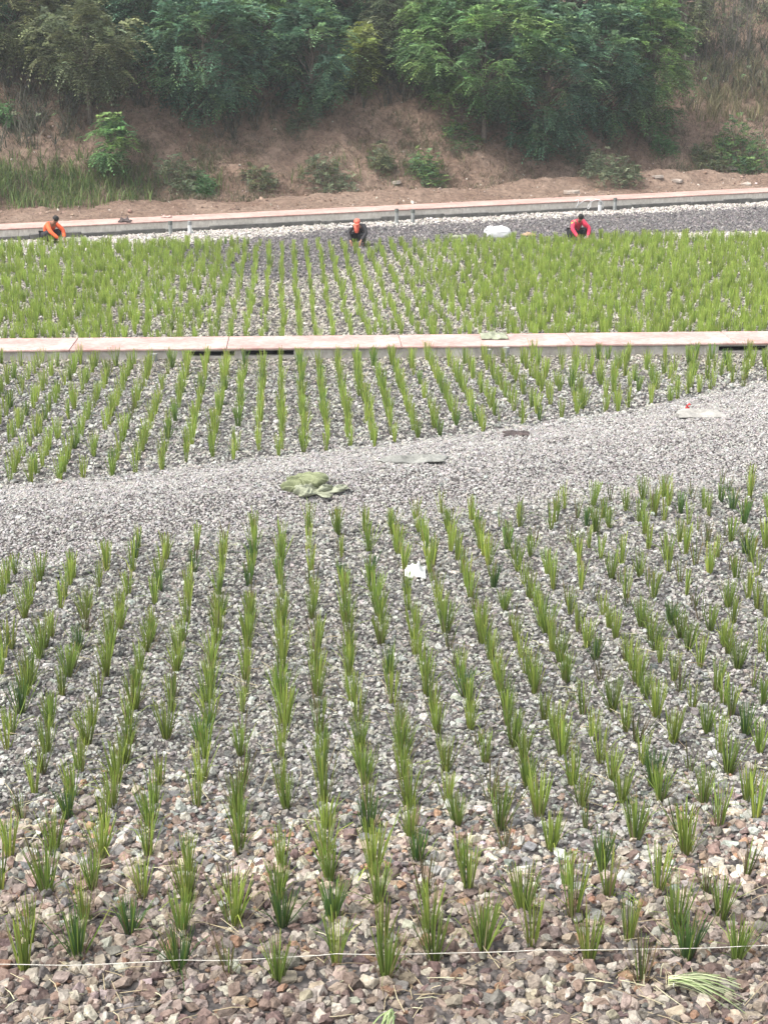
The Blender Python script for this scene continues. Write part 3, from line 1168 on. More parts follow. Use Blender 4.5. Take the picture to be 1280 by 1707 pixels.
# cut rush bundles lying on the stones, loose straws
def bundle(px, py, rz, nb, ln, label, green=True):
    p = at(px, py)
    root = empty('cut_bundle', (p[0], p[1], ground_z(p[0], p[1]) + 0.055), rz)
    tag(root, label, 'bundle')
    acc = Acc()
    r_ = random.Random(int(px))
    for k in range(nb):
        a = r_.gauss(0, 0.24)
        l_ = ln * r_.uniform(.5, 1.0)
        oy, oz = r_.gauss(0, .02), r_.uniform(0, .05)
        w_ = r_.uniform(.008, .013)
        cs = [(.26, .33, .14), (.38, .42, .24), (.19, .27, .11), (.46, .47, .31)] if green else [(.45, .42, .28), (.34, .40, .2)]
        c = np.array(cs[r_.randrange(len(cs))]) * r_.uniform(.8, 1.15)
        V, Q, C = [], [], []
        tw = r_.uniform(-.6, .6)
        for j in range(5):
            t = j / 4
            x_ = l_ * t
            y_ = oy + math.tan(a) * l_ * t
            z_ = oz + 0.05 * math.sin(math.pi * t) - 0.05 * t * t + 0.02 * (1 - t)
            V += [(x_, y_ - w_ / 2 * math.cos(tw), z_ - w_ / 2 * math.sin(tw)), (x_, y_ + w_ / 2 * math.cos(tw), z_ + w_ / 2 * math.sin(tw))]
            cc = c * (1.1 - .25 * t) + np.array([.10, .08, .05]) * (t < .2)
            C += [cc, cc]
            if j:
                Q.append((2 * j - 2, 2 * j - 1, 2 * j + 1, 2 * j))
        acc.add(np.array(V), np.array(Q), np.array(C))
    obj('cut_blades', acc.mesh('cut_blades'), M['dry'], root)
    V, Q = tube_np([(0.05 + 0.008 * math.cos(t), 0.035 * math.cos(t), 0.03 + 0.03 * math.sin(t)) for t in np.linspace(0, 6.28, 14)], [.006] * 14, 5)
    obj('tie', mesh_np('tie', V, Q, smooth=True), M['string'], root)


bundle(1112, 1652, -0.16, 46, 0.62, 'pale green bundle of cut rushes lying on stones with tips spread toward the string end')
bundle(655, 1700, -1.9, 18, 0.36, 'small pale bundle of cut rushes lying on the reddish stones before the string', True)

acc = Acc()
r_ = random.Random(5)
for k in range(520):
    y_ = ya - 1.6 + r_.random() ** 1.6 * 9
    x_ = r_.uniform(-1, 1) * (0.262 * y_ + .5)
    if y_ > float(berm_near(x_)) - 0.3:
        continue
    l_, a = r_.uniform(.07, .32), r_.uniform(0, 6.28)
    if k < 26:
        x_, y_ = float(at(1090, 1650)[0]) + r_.gauss(0, .22), float(at(1090, 1640)[1]) + r_.gauss(0, .13)
    elif k < 44:
        x_, y_ = float(at(720, 1670)[0]) + r_.gauss(0, .3), float(at(720, 1660)[1]) + r_.gauss(0, .12)
    z_ = ground_z(x_, y_) + .05
    dx_, dy_ = math.cos(a) * l_ / 2, math.sin(a) * l_ / 2
    dz = r_.uniform(-.03, .04)
    V, Q = tube_np([(x_ - dx_, y_ - dy_, z_ - dz), (x_ + r_.gauss(0, .012), y_ + r_.gauss(0, .012), z_ + .012), (x_ + dx_, y_ + dy_, z_ + dz)], [.0042, .0045, .003], 4)
    acc.add(V, Q, np.array([(.46, .40, .26), (.36, .30, .19), (.52, .50, .33), (.22, .17, .11)][r_.randrange(4)]))
tag(obj('loose_straw', acc.mesh('loose_straw'), M['dry']), 'loose dry straws scattered over the stones of the front bed', 'straw', kind='stuff')


# ------------------------------------------------------------------ bank vegetation
def fronds(base, dirn, length, cols, pairs=5, droop=0.5, lw=0.07, ll=0.17):
    """pinnate leaves: base (n,3), dirn (n,3), length (n,), cols (n,3)"""
    n_ = len(base)
    dirn = dirn / np.linalg.norm(dirn, axis=1)[:, None]
    side = np.cross(dirn, np.array([0, 0, 1.0]))
    side /= np.linalg.norm(side, axis=1)[:, None] + 1e-6
    Vs, Cs = [], []
    for j in range(pairs):
        t = 0.18 + 0.82 * j / (pairs - 1)
        pos = base + dirn * (length * t)[:, None]
        pos[:, 2] -= droop * length * t * t
        for sg in (-1, 1):
            ld = side * sg * 0.85 + dirn * 0.45 + np.array([0, 0, -0.30])
            ld = ld + rng.normal(0, 0.12, ld.shape)
            ld /= np.linalg.norm(ld, axis=1)[:, None]
            l_ = (ll * rng.uniform(.8, 1.2, n_) * (1.0 - 0.25 * abs(t - 0.5)))[:, None]
            w_ = (lw * rng.uniform(.8, 1.2, n_))[:, None]
            mid = pos + ld * l_ * 0.5
            q = np.stack([pos, mid + dirn * w_ * 0.5, pos + ld * l_, mid - dirn * w_ * 0.5], 1)
            Vs.append(q)
            Cs.append(np.repeat((cols * rng.uniform(.8, 1.2, (n_, 1)))[:, None], 4, 1))
    V = np.concatenate(Vs).reshape(-1, 3)
    C = np.concatenate(Cs).reshape(-1, 3)
    Q = np.arange(len(V)).reshape(-1, 4)
    return V, Q, C


PAL_T = {
    'blue': [(.040, .082, .050), (.052, .100, .058), (.030, .062, .042), (.075, .120, .050)],
    'green': [(.050, .098, .036), (.068, .120, .042), (.036, .072, .034), (.10, .145, .045)],
    'olive': [(.080, .090, .042), (.100, .104, .050), (.056, .070, .038), (.060, .078, .044)],
    'yellow': [(.125, .140, .040), (.10, .13, .040), (.075, .10, .035)],
    'dull': [(.072, .092, .050), (.092, .104, .060), (.055, .072, .042)],
    'bright': [(.050, .108, .040), (.066, .125, .046), (.042, .088, .036)],
}
PAL_T = {k_: [tuple(q * 1.9 for q in c_) for c_ in v_] for k_, v_ in PAL_T.items()}


def tree(base, h, wdt, pal, label, nfr=1150, low=0.18, lean=0.0, name='locust_tree', stems=1, group='trees on the bank', fl=0.5):
    root = empty(name, (base[0], base[1], base[2] - 0.15))
    tag(root, label, 'tree', group)
    tr = Acc()
    lim = Acc()
    cl = []
    nc = max(10, int(nfr / 20))
    # crown clump centres
    for k in range(nc):
        dd = rng.normal(size=3)
        dd /= np.linalg.norm(dd)
        rr = rng.uniform(0.45, 1.0) ** 0.7
        zc = h * (low + (1 - low) * 0.5) + dd[2] * rr * h * (1 - low) * 0.47
        t = (zc - h * low) / (h * (1 - low))
        prof = 0.62 + 0.38 * math.sin(math.pi * min(1, max(0, t * 0.85 + 0.1)))
        cl.append((dd[0] * rr * wdt / 2 * prof + lean * zc, dd[1] * rr * wdt / 2 * prof * 0.9, zc))
    cl = np.array(cl)
    for s_ in range(stems):
        ox, oy = (rng.normal(0, 0.18, 2) if stems > 1 else (0, 0))
        tp = [(ox + lean * z_ + rng.normal(0, .05) * (z_ > .3) + ox * z_ * .5, oy + rng.normal(0, .05) * (z_ > .3) + oy * z_ * .5, z_) for z_ in np.linspace(0, h * 0.88, 8)]
        V, Q = tube_np(tp, np.linspace(0.03 + 0.016 * h, 0.012, 8) / math.sqrt(stems), 7)
        tr.add(V, Q)
    for k in range(0, nc, 2):
        c = cl[k]
        z0 = max(0.25, c[2] * rng.uniform(.45, .75))
        a = np.array([lean * z0, 0, z0])
        mid = (a + c) / 2 + np.array([0, 0, 0.10 * h * rng.uniform(-.2, .6)])
        V, Q = tube_np([a, mid, c], [0.010 + 0.004 * h, 0.016, 0.007], 4)
        lim.add(V, Q)
    per = max(1, nfr // nc)
    idx = np.repeat(np.arange(nc), per)
    n_ = len(idx)
    ctr = np.array([0, 0, h * 0.55])
    out = cl[idx] - ctr
    out /= np.linalg.norm(out, axis=1)[:, None] + 1e-6
    dv = rng.normal(size=(n_, 3)) * np.array([1, 1, 0.55]) + out * 0.7 + np.array([0, 0, 0.25])
    base_ = cl[idx] + rng.normal(0, 0.13, (n_, 3)) * np.array([1.5, 1.5, 0.8])
    base_[:, 2] = np.maximum(base_[:, 2], 0.3)
    pc = np.array(PAL_T[pal])
    ctone = pc[rng.integers(0, len(pc), nc)] * rng.uniform(.75, 1.3, (nc, 1))
    cols = (0.6 * ctone[idx] + 0.4 * pc[rng.integers(0, len(pc), n_)]) * rng.lognormal(0, .38, (n_, 1))
    V, Q, C = fronds(base_, dv, rng.uniform(.40, .78, n_) * min(1.0, 0.55 + h * 0.09), cols, 6, fl, .075, .19)
    tk_ = obj('trunk', tr.mesh('trunk', True), M['bark'], root)
    obj('limbs', lim.mesh('limbs', True), M['bark'], tk_)
    obj('crown', mesh_np('crown', V, Q, C), M['leaf'], root)
    return root


PXT = 2500 / 68.0


def tree_px(px, py, hpx, wpx, pal, label, **kw):
    p = on_bank(px, py)
    k = F / p[1]
    return tree(p, hpx / k, wpx / k, pal, label, **kw)


tree_px(806, 236, 250, 250, 'green', 'large green leafy tree whose slim bare trunk shows at the edge of the open soil', nfr=2900, low=0.20)
tree_px(905, 262, 265, 200, 'blue', 'dense blue green tree leaning over the soil, foliage reaching almost to the ground', nfr=2700, low=0.02)
tree_px(745, 170, 200, 170, 'green', 'green tree with yellowish tips behind the large tree above open soil', nfr=1900, low=0.05)
tree_px(345, 208, 245, 210, 'blue', 'broad dark blue green tree above the bare soil, next to the olive tree', nfr=2800, low=0.05)
tree_px(520, 198, 200, 120, 'blue', 'narrow teal green tree with foliage down to the soil beside the small yellow tree', nfr=1700, low=0.02)
tree_px(600, 150, 110, 55, 'yellow', 'small slim yellow green tree beside the narrow teal tree', nfr=650, low=0.04)
tree_px(150, 205, 210, 165, 'olive', 'olive yellow drooping tree with thin trunk above the grassy bank', nfr=1500, low=0.22, fl=0.8)
tree_px(1078, 236, 255, 120, 'green', 'tall narrow green tree at the edge of the brown brush', nfr=1900, low=0.04)
tree_px(1000, 232, 245, 140, 'blue', 'dark blue green tree between the leaning tree and the narrow green tree', nfr=2000, low=0.05)
tree_px(188, 296, 105, 50, 'green', 'bright green sapling growing low on the soil beside the grass patch', nfr=300, low=0.05, name='sapling', fl=0.7)
# second tier, higher on the hill
back = [(25, 12.6, 5.2, 4.2, 'olive', 'pale olive tree uphill of the grass patch, at the end of the hill row'),
        (90, 13.6, 6.2, 4.0, 'dull', 'dull green tree uphill behind the olive drooping tree'),
        (235, 13.2, 6.0, 4.4, 'blue', 'blue green tree uphill between the olive tree and the broad dark tree'),
        (300, 16.0, 6.0, 4.8, 'green', 'green tree far up the hill behind the broad dark tree'),
        (430, 13.8, 6.2, 4.6, 'green', 'mid green tree uphill filling the gap before the narrow teal tree'),
        (480, 17.0, 5.5, 5.0, 'blue', 'dark blue green tree far up the hill above the narrow teal tree'),
        (585, 15.0, 5.8, 4.6, 'blue', 'blue green tree uphill behind the small yellow tree'),
        (655, 12.8, 5.2, 3.4, 'dull', 'dull green tree uphill over the open soil gap'),
        (700, 16.2, 6.2, 4.6, 'green', 'fresh green tree far up the hill above the soil gap'),
        (845, 15.2, 6.4, 4.8, 'yellow', 'yellow tinged tree uphill above the large tree with bare trunk'),
        (945, 15.0, 6.4, 4.6, 'blue', 'blue green tree uphill above the leaning dense tree'),
        (1050, 15.5, 6.4, 4.4, 'green', 'green tree uphill behind the narrow green tree'),
        (1125, 13.8, 5.0, 2.6, 'olive', 'thin olive tree uphill at the start of the brown brush'),
        (-60, 14.0, 6.0, 4.6, 'blue', 'blue green tree on the hill past the grass patch'),
        (160, 17.0, 5.5, 5.0, 'green', 'green tree far up the hill above the olive drooping tree'),
        (1340, 15.0, 5.0, 4.0, 'dull', 'dull green tree on the hill past the dry grass')]
for px, u, h, wd, pal, lab in back:
    tree(bank_at_u(px, u), h, wd, pal, lab, nfr=int(400 * wd), low=0.03)


# bare thin saplings in the brown brush on the right
def bare_sapling(px, u, h, label):
    p = bank_at_u(px, u)
    root = empty('bare_sapling', (p[0], p[1], p[2] - 0.1))
    tag(root, label, 'sapling', 'bare saplings in the brown brush')
    acc = Acc()
    for s_ in range(3):
        ox = rng.normal(0, .12, 2)
        pth = [(ox[0] + ox[0] * z_ * .5 + rng.normal(0, .03), ox[1] + rng.normal(0, .03), z_) for z_ in np.linspace(0, h * rng.uniform(.7, 1), 7)]
        V, Q = tube_np(pth, np.linspace(.035, .008, 7), 5)
        acc.add(V, Q, np.array((.15, .13, .115)))
        for b_ in range(9):
            q = np.array(pth[rng.integers(2, 7)])
            e = q + rng.normal(0, .3, 3) + np.array([0, 0, .45])
            V, Q = tube_np([q, (q + e) / 2 + rng.normal(0, .05, 3), e], [.010, .008, .004], 4)
            acc.add(V, Q, np.array((.14, .12, .105)))
    obj('stems', acc.mesh('stems', True), M['dry'], root)
    n_ = 60
    b0 = np.stack([rng.normal(0, .45, n_), rng.normal(0, .4, n_), rng.uniform(.4 * h, h, n_)], 1)
    pc = np.array(PAL_T['olive'])
    V, Q, C = fronds(b0, rng.normal(size=(n_, 3)), rng.uniform(.2, .4, n_), pc[rng.integers(0, 4, n_)], 3, .6, .05, .1)
    obj('leaves', mesh_np('leaves', V, Q, C), M['leaf'], root)


for px, u, h, lab in [(1145, 12.0, 3.6, 'bare thin sapling in brown brush next to the narrow green tree'), (1172, 13.0, 4.2, 'tall bare sapling with pale stems in the brown brush'),
                      (1205, 12.4, 3.8, 'bare sapling rising straight above the dry grass tufts'), (1212, 15.0, 4.4, 'upright grey stemmed sapling high in the brush'),
                      (1245, 13.5, 4.0, 'forked bare sapling uphill of the dry grass'), (1275, 14.5, 4.4, 'bare sapling uphill near the dull tree past the dry grass'), (1160, 16.0, 4.6, 'bare sapling far up the hill above the brush')]:
    bare_sapling(px, u, h, lab)


# shrubs on the soil
def shrub(px, py, wpx, hpx, pal, label, grassy=False, nl=150):
    p = on_bank(px, py)
    k = F / p[1]
    wd, h = wpx / k, hpx / k * 0.72
    root = empty('shrub', (p[0], p[1], p[2] - 0.08))
    tag(root, label, 'shrub', 'shrubs on the open soil')
    acc = Acc()
    n_ = int(nl * max(1, wd * h * 0.9))
    ang = rng.uniform(0, 6.28, n_)
    rr = np.sqrt(rng.uniform(0, 1, n_))
    b0 = np.stack([np.cos(ang) * rr * wd / 2, np.sin(ang) * rr * wd / 2.6, np.zeros(n_)], 1)
    lob = 0.55 + 0.9 * vnoise(b0[:, 0] * 2.2 + px, b0[:, 1] * 2.2, 19)
    top = h * np.sqrt(np.clip(1 - 0.8 * rr ** 2, 0.05, 1)) * lob
    b0[:, 2] = rng.uniform(0.1, 1, n_) * top + bank_z(b0[:, 0] + p[0], b0[:, 1] + p[1]) - p[2] + 0.08
    for s_ in range(16):
        i = rng.integers(0, n_)
        b_ = b0[i]
        s0 = np.array([b_[0] * .25, b_[1] * .25, 0.0])
        V, Q = tube_np([s0, (s0 + b_) / 2 + rng.normal(0, .05, 3), b_], [.018, .012, .006], 4)
        acc.add(V, Q)
    pc = np.array(PAL_T[pal])
    dv = rng.normal(size=(n_, 3)) + np.array([0, 0, 0.9 if grassy else 0.3])
    V, Q, C = fronds(b0, dv, rng.uniform(.22, .42, n_), pc[rng.integers(0, len(pc), n_)] * rng.uniform(.7, 1.2, (n_, 1)), 4, .4, .04 if grassy else .06, .13)
    obj('stems', acc.mesh('stems', True), M['bark'], root)
    obj('foliage', mesh_np('foliage', V, Q, C), M['leaf'], root)


for a in [(545, 308, 88, 42, 'dull', 'low dull brownish shrub near the earth strip behind the capped worker'),
          (712, 300, 62, 52, 'green', 'rounded green shrub on open soil below the large tree'),
          (300, 312, 78, 46, 'dull', 'grey green shrub beside the bright green sapling'),
          (340, 322, 34, 28, 'bright', 'small fresh green shrub at the toe of the slope'),
          (636, 282, 40, 50, 'olive', 'small olive shrub on the bare soil between two larger shrubs'),
          (430, 308, 56, 32, 'olive', 'low olive shrub in the middle of the bare soil'),
          (1020, 298, 100, 52, 'dull', 'wide dark shrub at the foot of the slope below the blue green trees'),
          (1105, 255, 42, 46, 'bright', 'fresh green shrub at the base of the narrow green tree'),
          (960, 268, 80, 42, 'dull', 'dull shrub in the shade under the leaning tree'),
          (1235, 272, 95, 62, 'green', 'wide grassy green shrub below the dry grass at the slope end'),
          (1180, 278, 60, 40, 'olive', 'olive shrub next to the wide grassy shrub'),
          (500, 215, 50, 34, 'dull', 'dull low shrub under the narrow teal tree'),
          (770, 232, 60, 30, 'green', 'low green shrub beside the bare trunk of the large tree'),
          (8, 205, 40, 50, 'bright', 'bright green shrub on the slope above the grass patch')]:
    shrub(*a)


# undergrowth, bank grass, dry grass, litter (uncountable)
def tufts(name, P_, nb, hmin, hmax, spread, width, cols, label, cat, mat='dry'):
    acc_V, acc_C = [], []
    P_ = np.repeat(P_, nb, 0)
    n_ = len(P_)
    P_ = P_ + rng.normal(0, 0.09, (n_, 3)) * np.array([1, 1, 0])
    h = rng.uniform(hmin, hmax, n_)[:, None]
    dd = rng.normal(0, spread, (n_, 2))
    a = rng.uniform(0, 3.14, n_)
    wv = np.stack([np.cos(a), np.sin(a), np.zeros(n_)], 1) * width
    c = np.array(cols)[rng.integers(0, len(cols), n_)] * rng.uniform(.7, 1.25, (n_, 1))
    d1 = np.concatenate([dd * .35 * h, h * .6], 1)
    d2 = np.concatenate([dd * 1.0 * h, h * (1 - .25 * np.abs(dd[:, :1]))], 1)
    V = np.stack([P_ - wv / 2, P_ + wv / 2, P_ + d1 + wv * .45, P_ + d1 - wv * .45, P_ + d2 + wv * .1, P_ + d2 - wv * .1], 1).reshape(-1, 3)
    i = np.arange(n_)[:, None] * 6
    Q = np.concatenate([i + np.array([0, 1, 2, 3]), i + np.array([3, 2, 4, 5])])
    C = np.repeat(c, 6, 0)
    o = obj(name, mesh_np(name, V, Q, C), M[mat])
    tag(o, label, cat, kind='stuff')


def bank_pts(k, umin, umax, smin=-12, smax=None, test=None):
    s = rng.uniform(smin, WLEN + 12 if smax is None else smax, k)
    u = rng.uniform(umin, umax, k)
    x = WA[0] + s * wt[0] + u * wn[0]
    y = WA[1] + s * wt[1] + u * wn[1]
    P_ = np.stack([x, y, bank_z(x, y)], 1)
    if test is not None:
        m_ = test(s, u, P_)
        P_ = P_[m_]
    return P_


def proj(P_):
    d_ = P_ - np.array([0, 0, H])
    zc = d_[:, 1] * cp_ - d_[:, 2] * sp_
    yc = d_[:, 1] * sp_ + d_[:, 2] * cp_
    return CX + F * d_[:, 0] / zc, CY - F * yc / zc


def edge_u(s):                       # lower limit of the brush on the slope
    return 9.6 + 2.6 * fbm(s * 0.25, 1.0, 61) - 2.2 * sstep(8, 2, s) + 0.6 * sstep(24, 30, s)


P_ = bank_pts(8500, 7, 32, test=lambda s, u, p: u > edge_u(s) + .6 + rng.normal(0, .5, len(s)))
tufts('undergrowth', P_, 9, .35, 1.2, .55, .035, [(.085, .082, .062), (.070, .068, .056), (.10, .098, .07), (.065, .08, .045), (.12, .112, .082)],
      'tangled brown undergrowth covering the hillside beneath the trees', 'undergrowth')
P_ = bank_pts(4200, 8, 30, test=lambda s, u, p: u > edge_u(s) + .3)
n_ = len(P_)
P2 = P_ + np.stack([np.zeros(n_), np.zeros(n_), rng.uniform(.1, .9, n_)], 1)
pc = np.array(PAL_T['dull'] + PAL_T['green'][:1])
V, Q, C = fronds(P2, rng.normal(size=(n_, 3)) + np.array([0, 0, .4]), rng.uniform(.25, .5, n_), pc[rng.integers(0, len(pc), n_)], 4, .5, .06, .13)
tag(obj('undergrowth_leaves', mesh_np('undergrowth_leaves', V, Q, C), M['leaf']), 'dull green leaves among the brown undergrowth on the hillside', 'undergrowth', kind='stuff')


def px_region(x0, x1, y0, y1, soft=18):
    def f(s, u, p):
        X, Y = proj(p)
        return (X > x0 - 200 * (x0 < 5) + rng.normal(0, soft, len(X))) & (X < x1 + 200 * (x1 > 1275) + rng.normal(0, soft, len(X))) & (Y > y0 + rng.normal(0, soft * .5, len(X))) & (Y < y1 + rng.normal(0, soft * .25, len(X)))
    return f


P_ = np.concatenate([bank_pts(15000, 3.8, 11, test=px_region(0, 150, 275, 345)), bank_pts(9000, 3.8, 11, test=px_region(100, 250, 285, 335)), bank_pts(2600, 3.8, 11, test=px_region(220, 370, 285, 325)), bank_pts(1500, 3.8, 11, test=px_region(1150, 1280, 225, 285)), bank_pts(900, 3.8, 11, test=px_region(500, 760, 265, 305))])
tufts('bank_grass', P_, 5, .3, .75, .4, .028, [(.115, .175, .05), (.14, .20, .06), (.075, .125, .042), (.17, .18, .07)], 'long green grass on the bank toe below the olive tree', 'grass', 'leaf')
P_ = bank_pts(9000, 6, 20, test=px_region(1140, 1280, 115, 205, 14))
tufts('dry_grass', P_, 7, .4, 1.0, .35, .028, [(.19, .17, .09), (.15, .13, .075), (.24, .21, .12), (.11, .12, .055)], 'pale dry grass at the upper edge of the slope below the bare saplings', 'grass')
P_ = bank_pts(11000, 5, 14)
tufts('dead_litter', P_, 4, .06, .32, 1.1, .024, [(.16, .12, .085), (.22, .17, .12), (.12, .085, .06), (.13, .12, .06)], 'dead stalks and litter strewn over the bare soil slope', 'litter')
P_ = bank_pts(15000, 5.2, 11.5, test=lambda s, u, p: (fbm(s * .7, u * .9, 67) > .10 + rng.normal(0, .05, len(s))))
tufts('slope_weeds', P_, 5, .10, .42, .7, .022, [(.11, .12, .06), (.15, .135, .08), (.085, .105, .05), (.18, .155, .10)], 'low straggling weeds in patches over the bare soil slope', 'weeds', 'leaf')
# rubble specks on the earth strip
P_ = bank_pts(2600, 1.7, 6.2)
P_ = np.concatenate([P_, bank_pts(2600, 5, 12)])
size = np.clip(rng.lognormal(math.log(.065), .5, len(P_)), .03, .32)
Cc = palette([(.22, .15, .11), (.32, .24, .19), (.55, .50, .45), (.16, .11, .085)], [5, 4, 2.2, 4], len(P_))
scatter('rubble', P_ + np.stack([np.zeros(len(P_))] * 2 + [size * .1], 1), size, Cc, 'stones and rubble scattered on the bare earth behind the far wall', 'rubble')


# a few pale broken slabs on the earth strip
def slab(px, py, wpx, label, seed):
    p = on_bank(px, py)
    k = F / p[1]
    wd = wpx / k
    r_ = random.Random(seed)
    bm = bmesh.new()
    pts = []
    for j in range(9):
        a = j / 9 * 6.28
        rr = wd / 2 * r_.uniform(.7, 1.05)
        pts.append((rr * math.cos(a), rr * .55 * math.sin(a)))
    for z_ in (0, .11):
        for q in pts:
            bm.verts.new((q[0] * (1 - .25 * z_), q[1] * (1 - .25 * z_), z_ * r_.uniform(.8, 1.3)))
    bmesh.ops.convex_hull(bm, input=bm.verts[:])
    o = obj('broken_slab', bm_mesh('broken_slab', bm), M['slab'], None, (p[0], p[1], p[2] - .015))
    o.rotation_euler = (r_.uniform(-.1, .25), r_.uniform(-.15, .15), r_.uniform(-.4, .4))
    tag(o, label, 'slab', 'broken slabs on the earth strip')


slab(953, 322, 34, 'pale broken slab on the earth strip behind the red jacketed worker', 1)
slab(1092, 296, 26, 'pale slab fragment on the earth mound below the wide dark shrub', 2)
slab(1128, 303, 24, 'flat pale slab fragment between the earth mounds', 3)
slab(1217, 281, 30, 'pale slab fragment topping the tallest earth mound', 4)
slab(1243, 309, 18, 'small pale lump right behind the far wall below the tallest mound', 5)
slab(660, 306, 18, 'small pale lump on the earth below the small olive shrub', 6)


# ------------------------------------------------------------------ people
def skin_mesh(name, joints, bones, sub=2):
    me = bpy.data.meshes.new(name)
    names = list(joints)
    me.from_pydata([joints[q][:3] for q in names], [(names.index(a), names.index(b_)) for a, b_ in bones], [])
    o = bpy.data.objects.new(name, me)
    col.objects.link(o)
    md = o.modifiers.new('skin', 'SKIN')
    md.use_smooth_shade = True
    for i, q in enumerate(names):
        r_ = joints[q][3]
        sv = me.skin_vertices[0].data[i]
        sv.radius = r_ if isinstance(r_, tuple) else (r_, r_)
        sv.use_root = (i == 0)
    o.modifiers.new('sub', 'SUBSURF').levels = sub
    o.modifiers['sub'].render_levels = sub
    dg = bpy.context.evaluated_depsgraph_get()
    out = bpy.data.meshes.new_from_object(o.evaluated_get(dg))
    out.name = name
    bpy.data.objects.remove(o)
    for p_ in out.polygons:
        p_.use_smooth = True
    return out


M['skin'] = simple_mat('skin', (0.26, 0.14, 0.09), (0.34, 0.19, 0.13), 20, 0.6)
M['hair'] = simple_mat('hair', (0.008, 0.007, 0.007), (0.02, 0.018, 0.016), 30, 0.6)
M['trousers'] = cloth_mat('dark_trousers', (0.010, 0.010, 0.012), (0.022, 0.022, 0.026))
M['shoe'] = simple_mat('shoe', (0.02, 0.02, 0.02), (0.05, 0.05, 0.05), 20)
M['orange'] = cloth_mat('orange_jacket', (0.62, 0.075, 0.018), (0.80, 0.13, 0.035))
M['redj'] = cloth_mat('red_jacket', (0.52, 0.018, 0.05), (0.66, 0.035, 0.085))
M['yellow'] = cloth_mat('yellow_panel', (0.75, 0.38, 0.03), (0.85, 0.5, 0.06))
M['blackj'] = cloth_mat('black_jacket', (0.012, 0.011, 0.013), (0.03, 0.028, 0.03))
M['white_c'] = cloth_mat('white_cloth', (0.6, 0.58, 0.58), (0.75, 0.73, 0.73))
M['cap'] = cloth_mat('orange_cap', (0.75, 0.10, 0.06), (0.85, 0.2, 0.13))


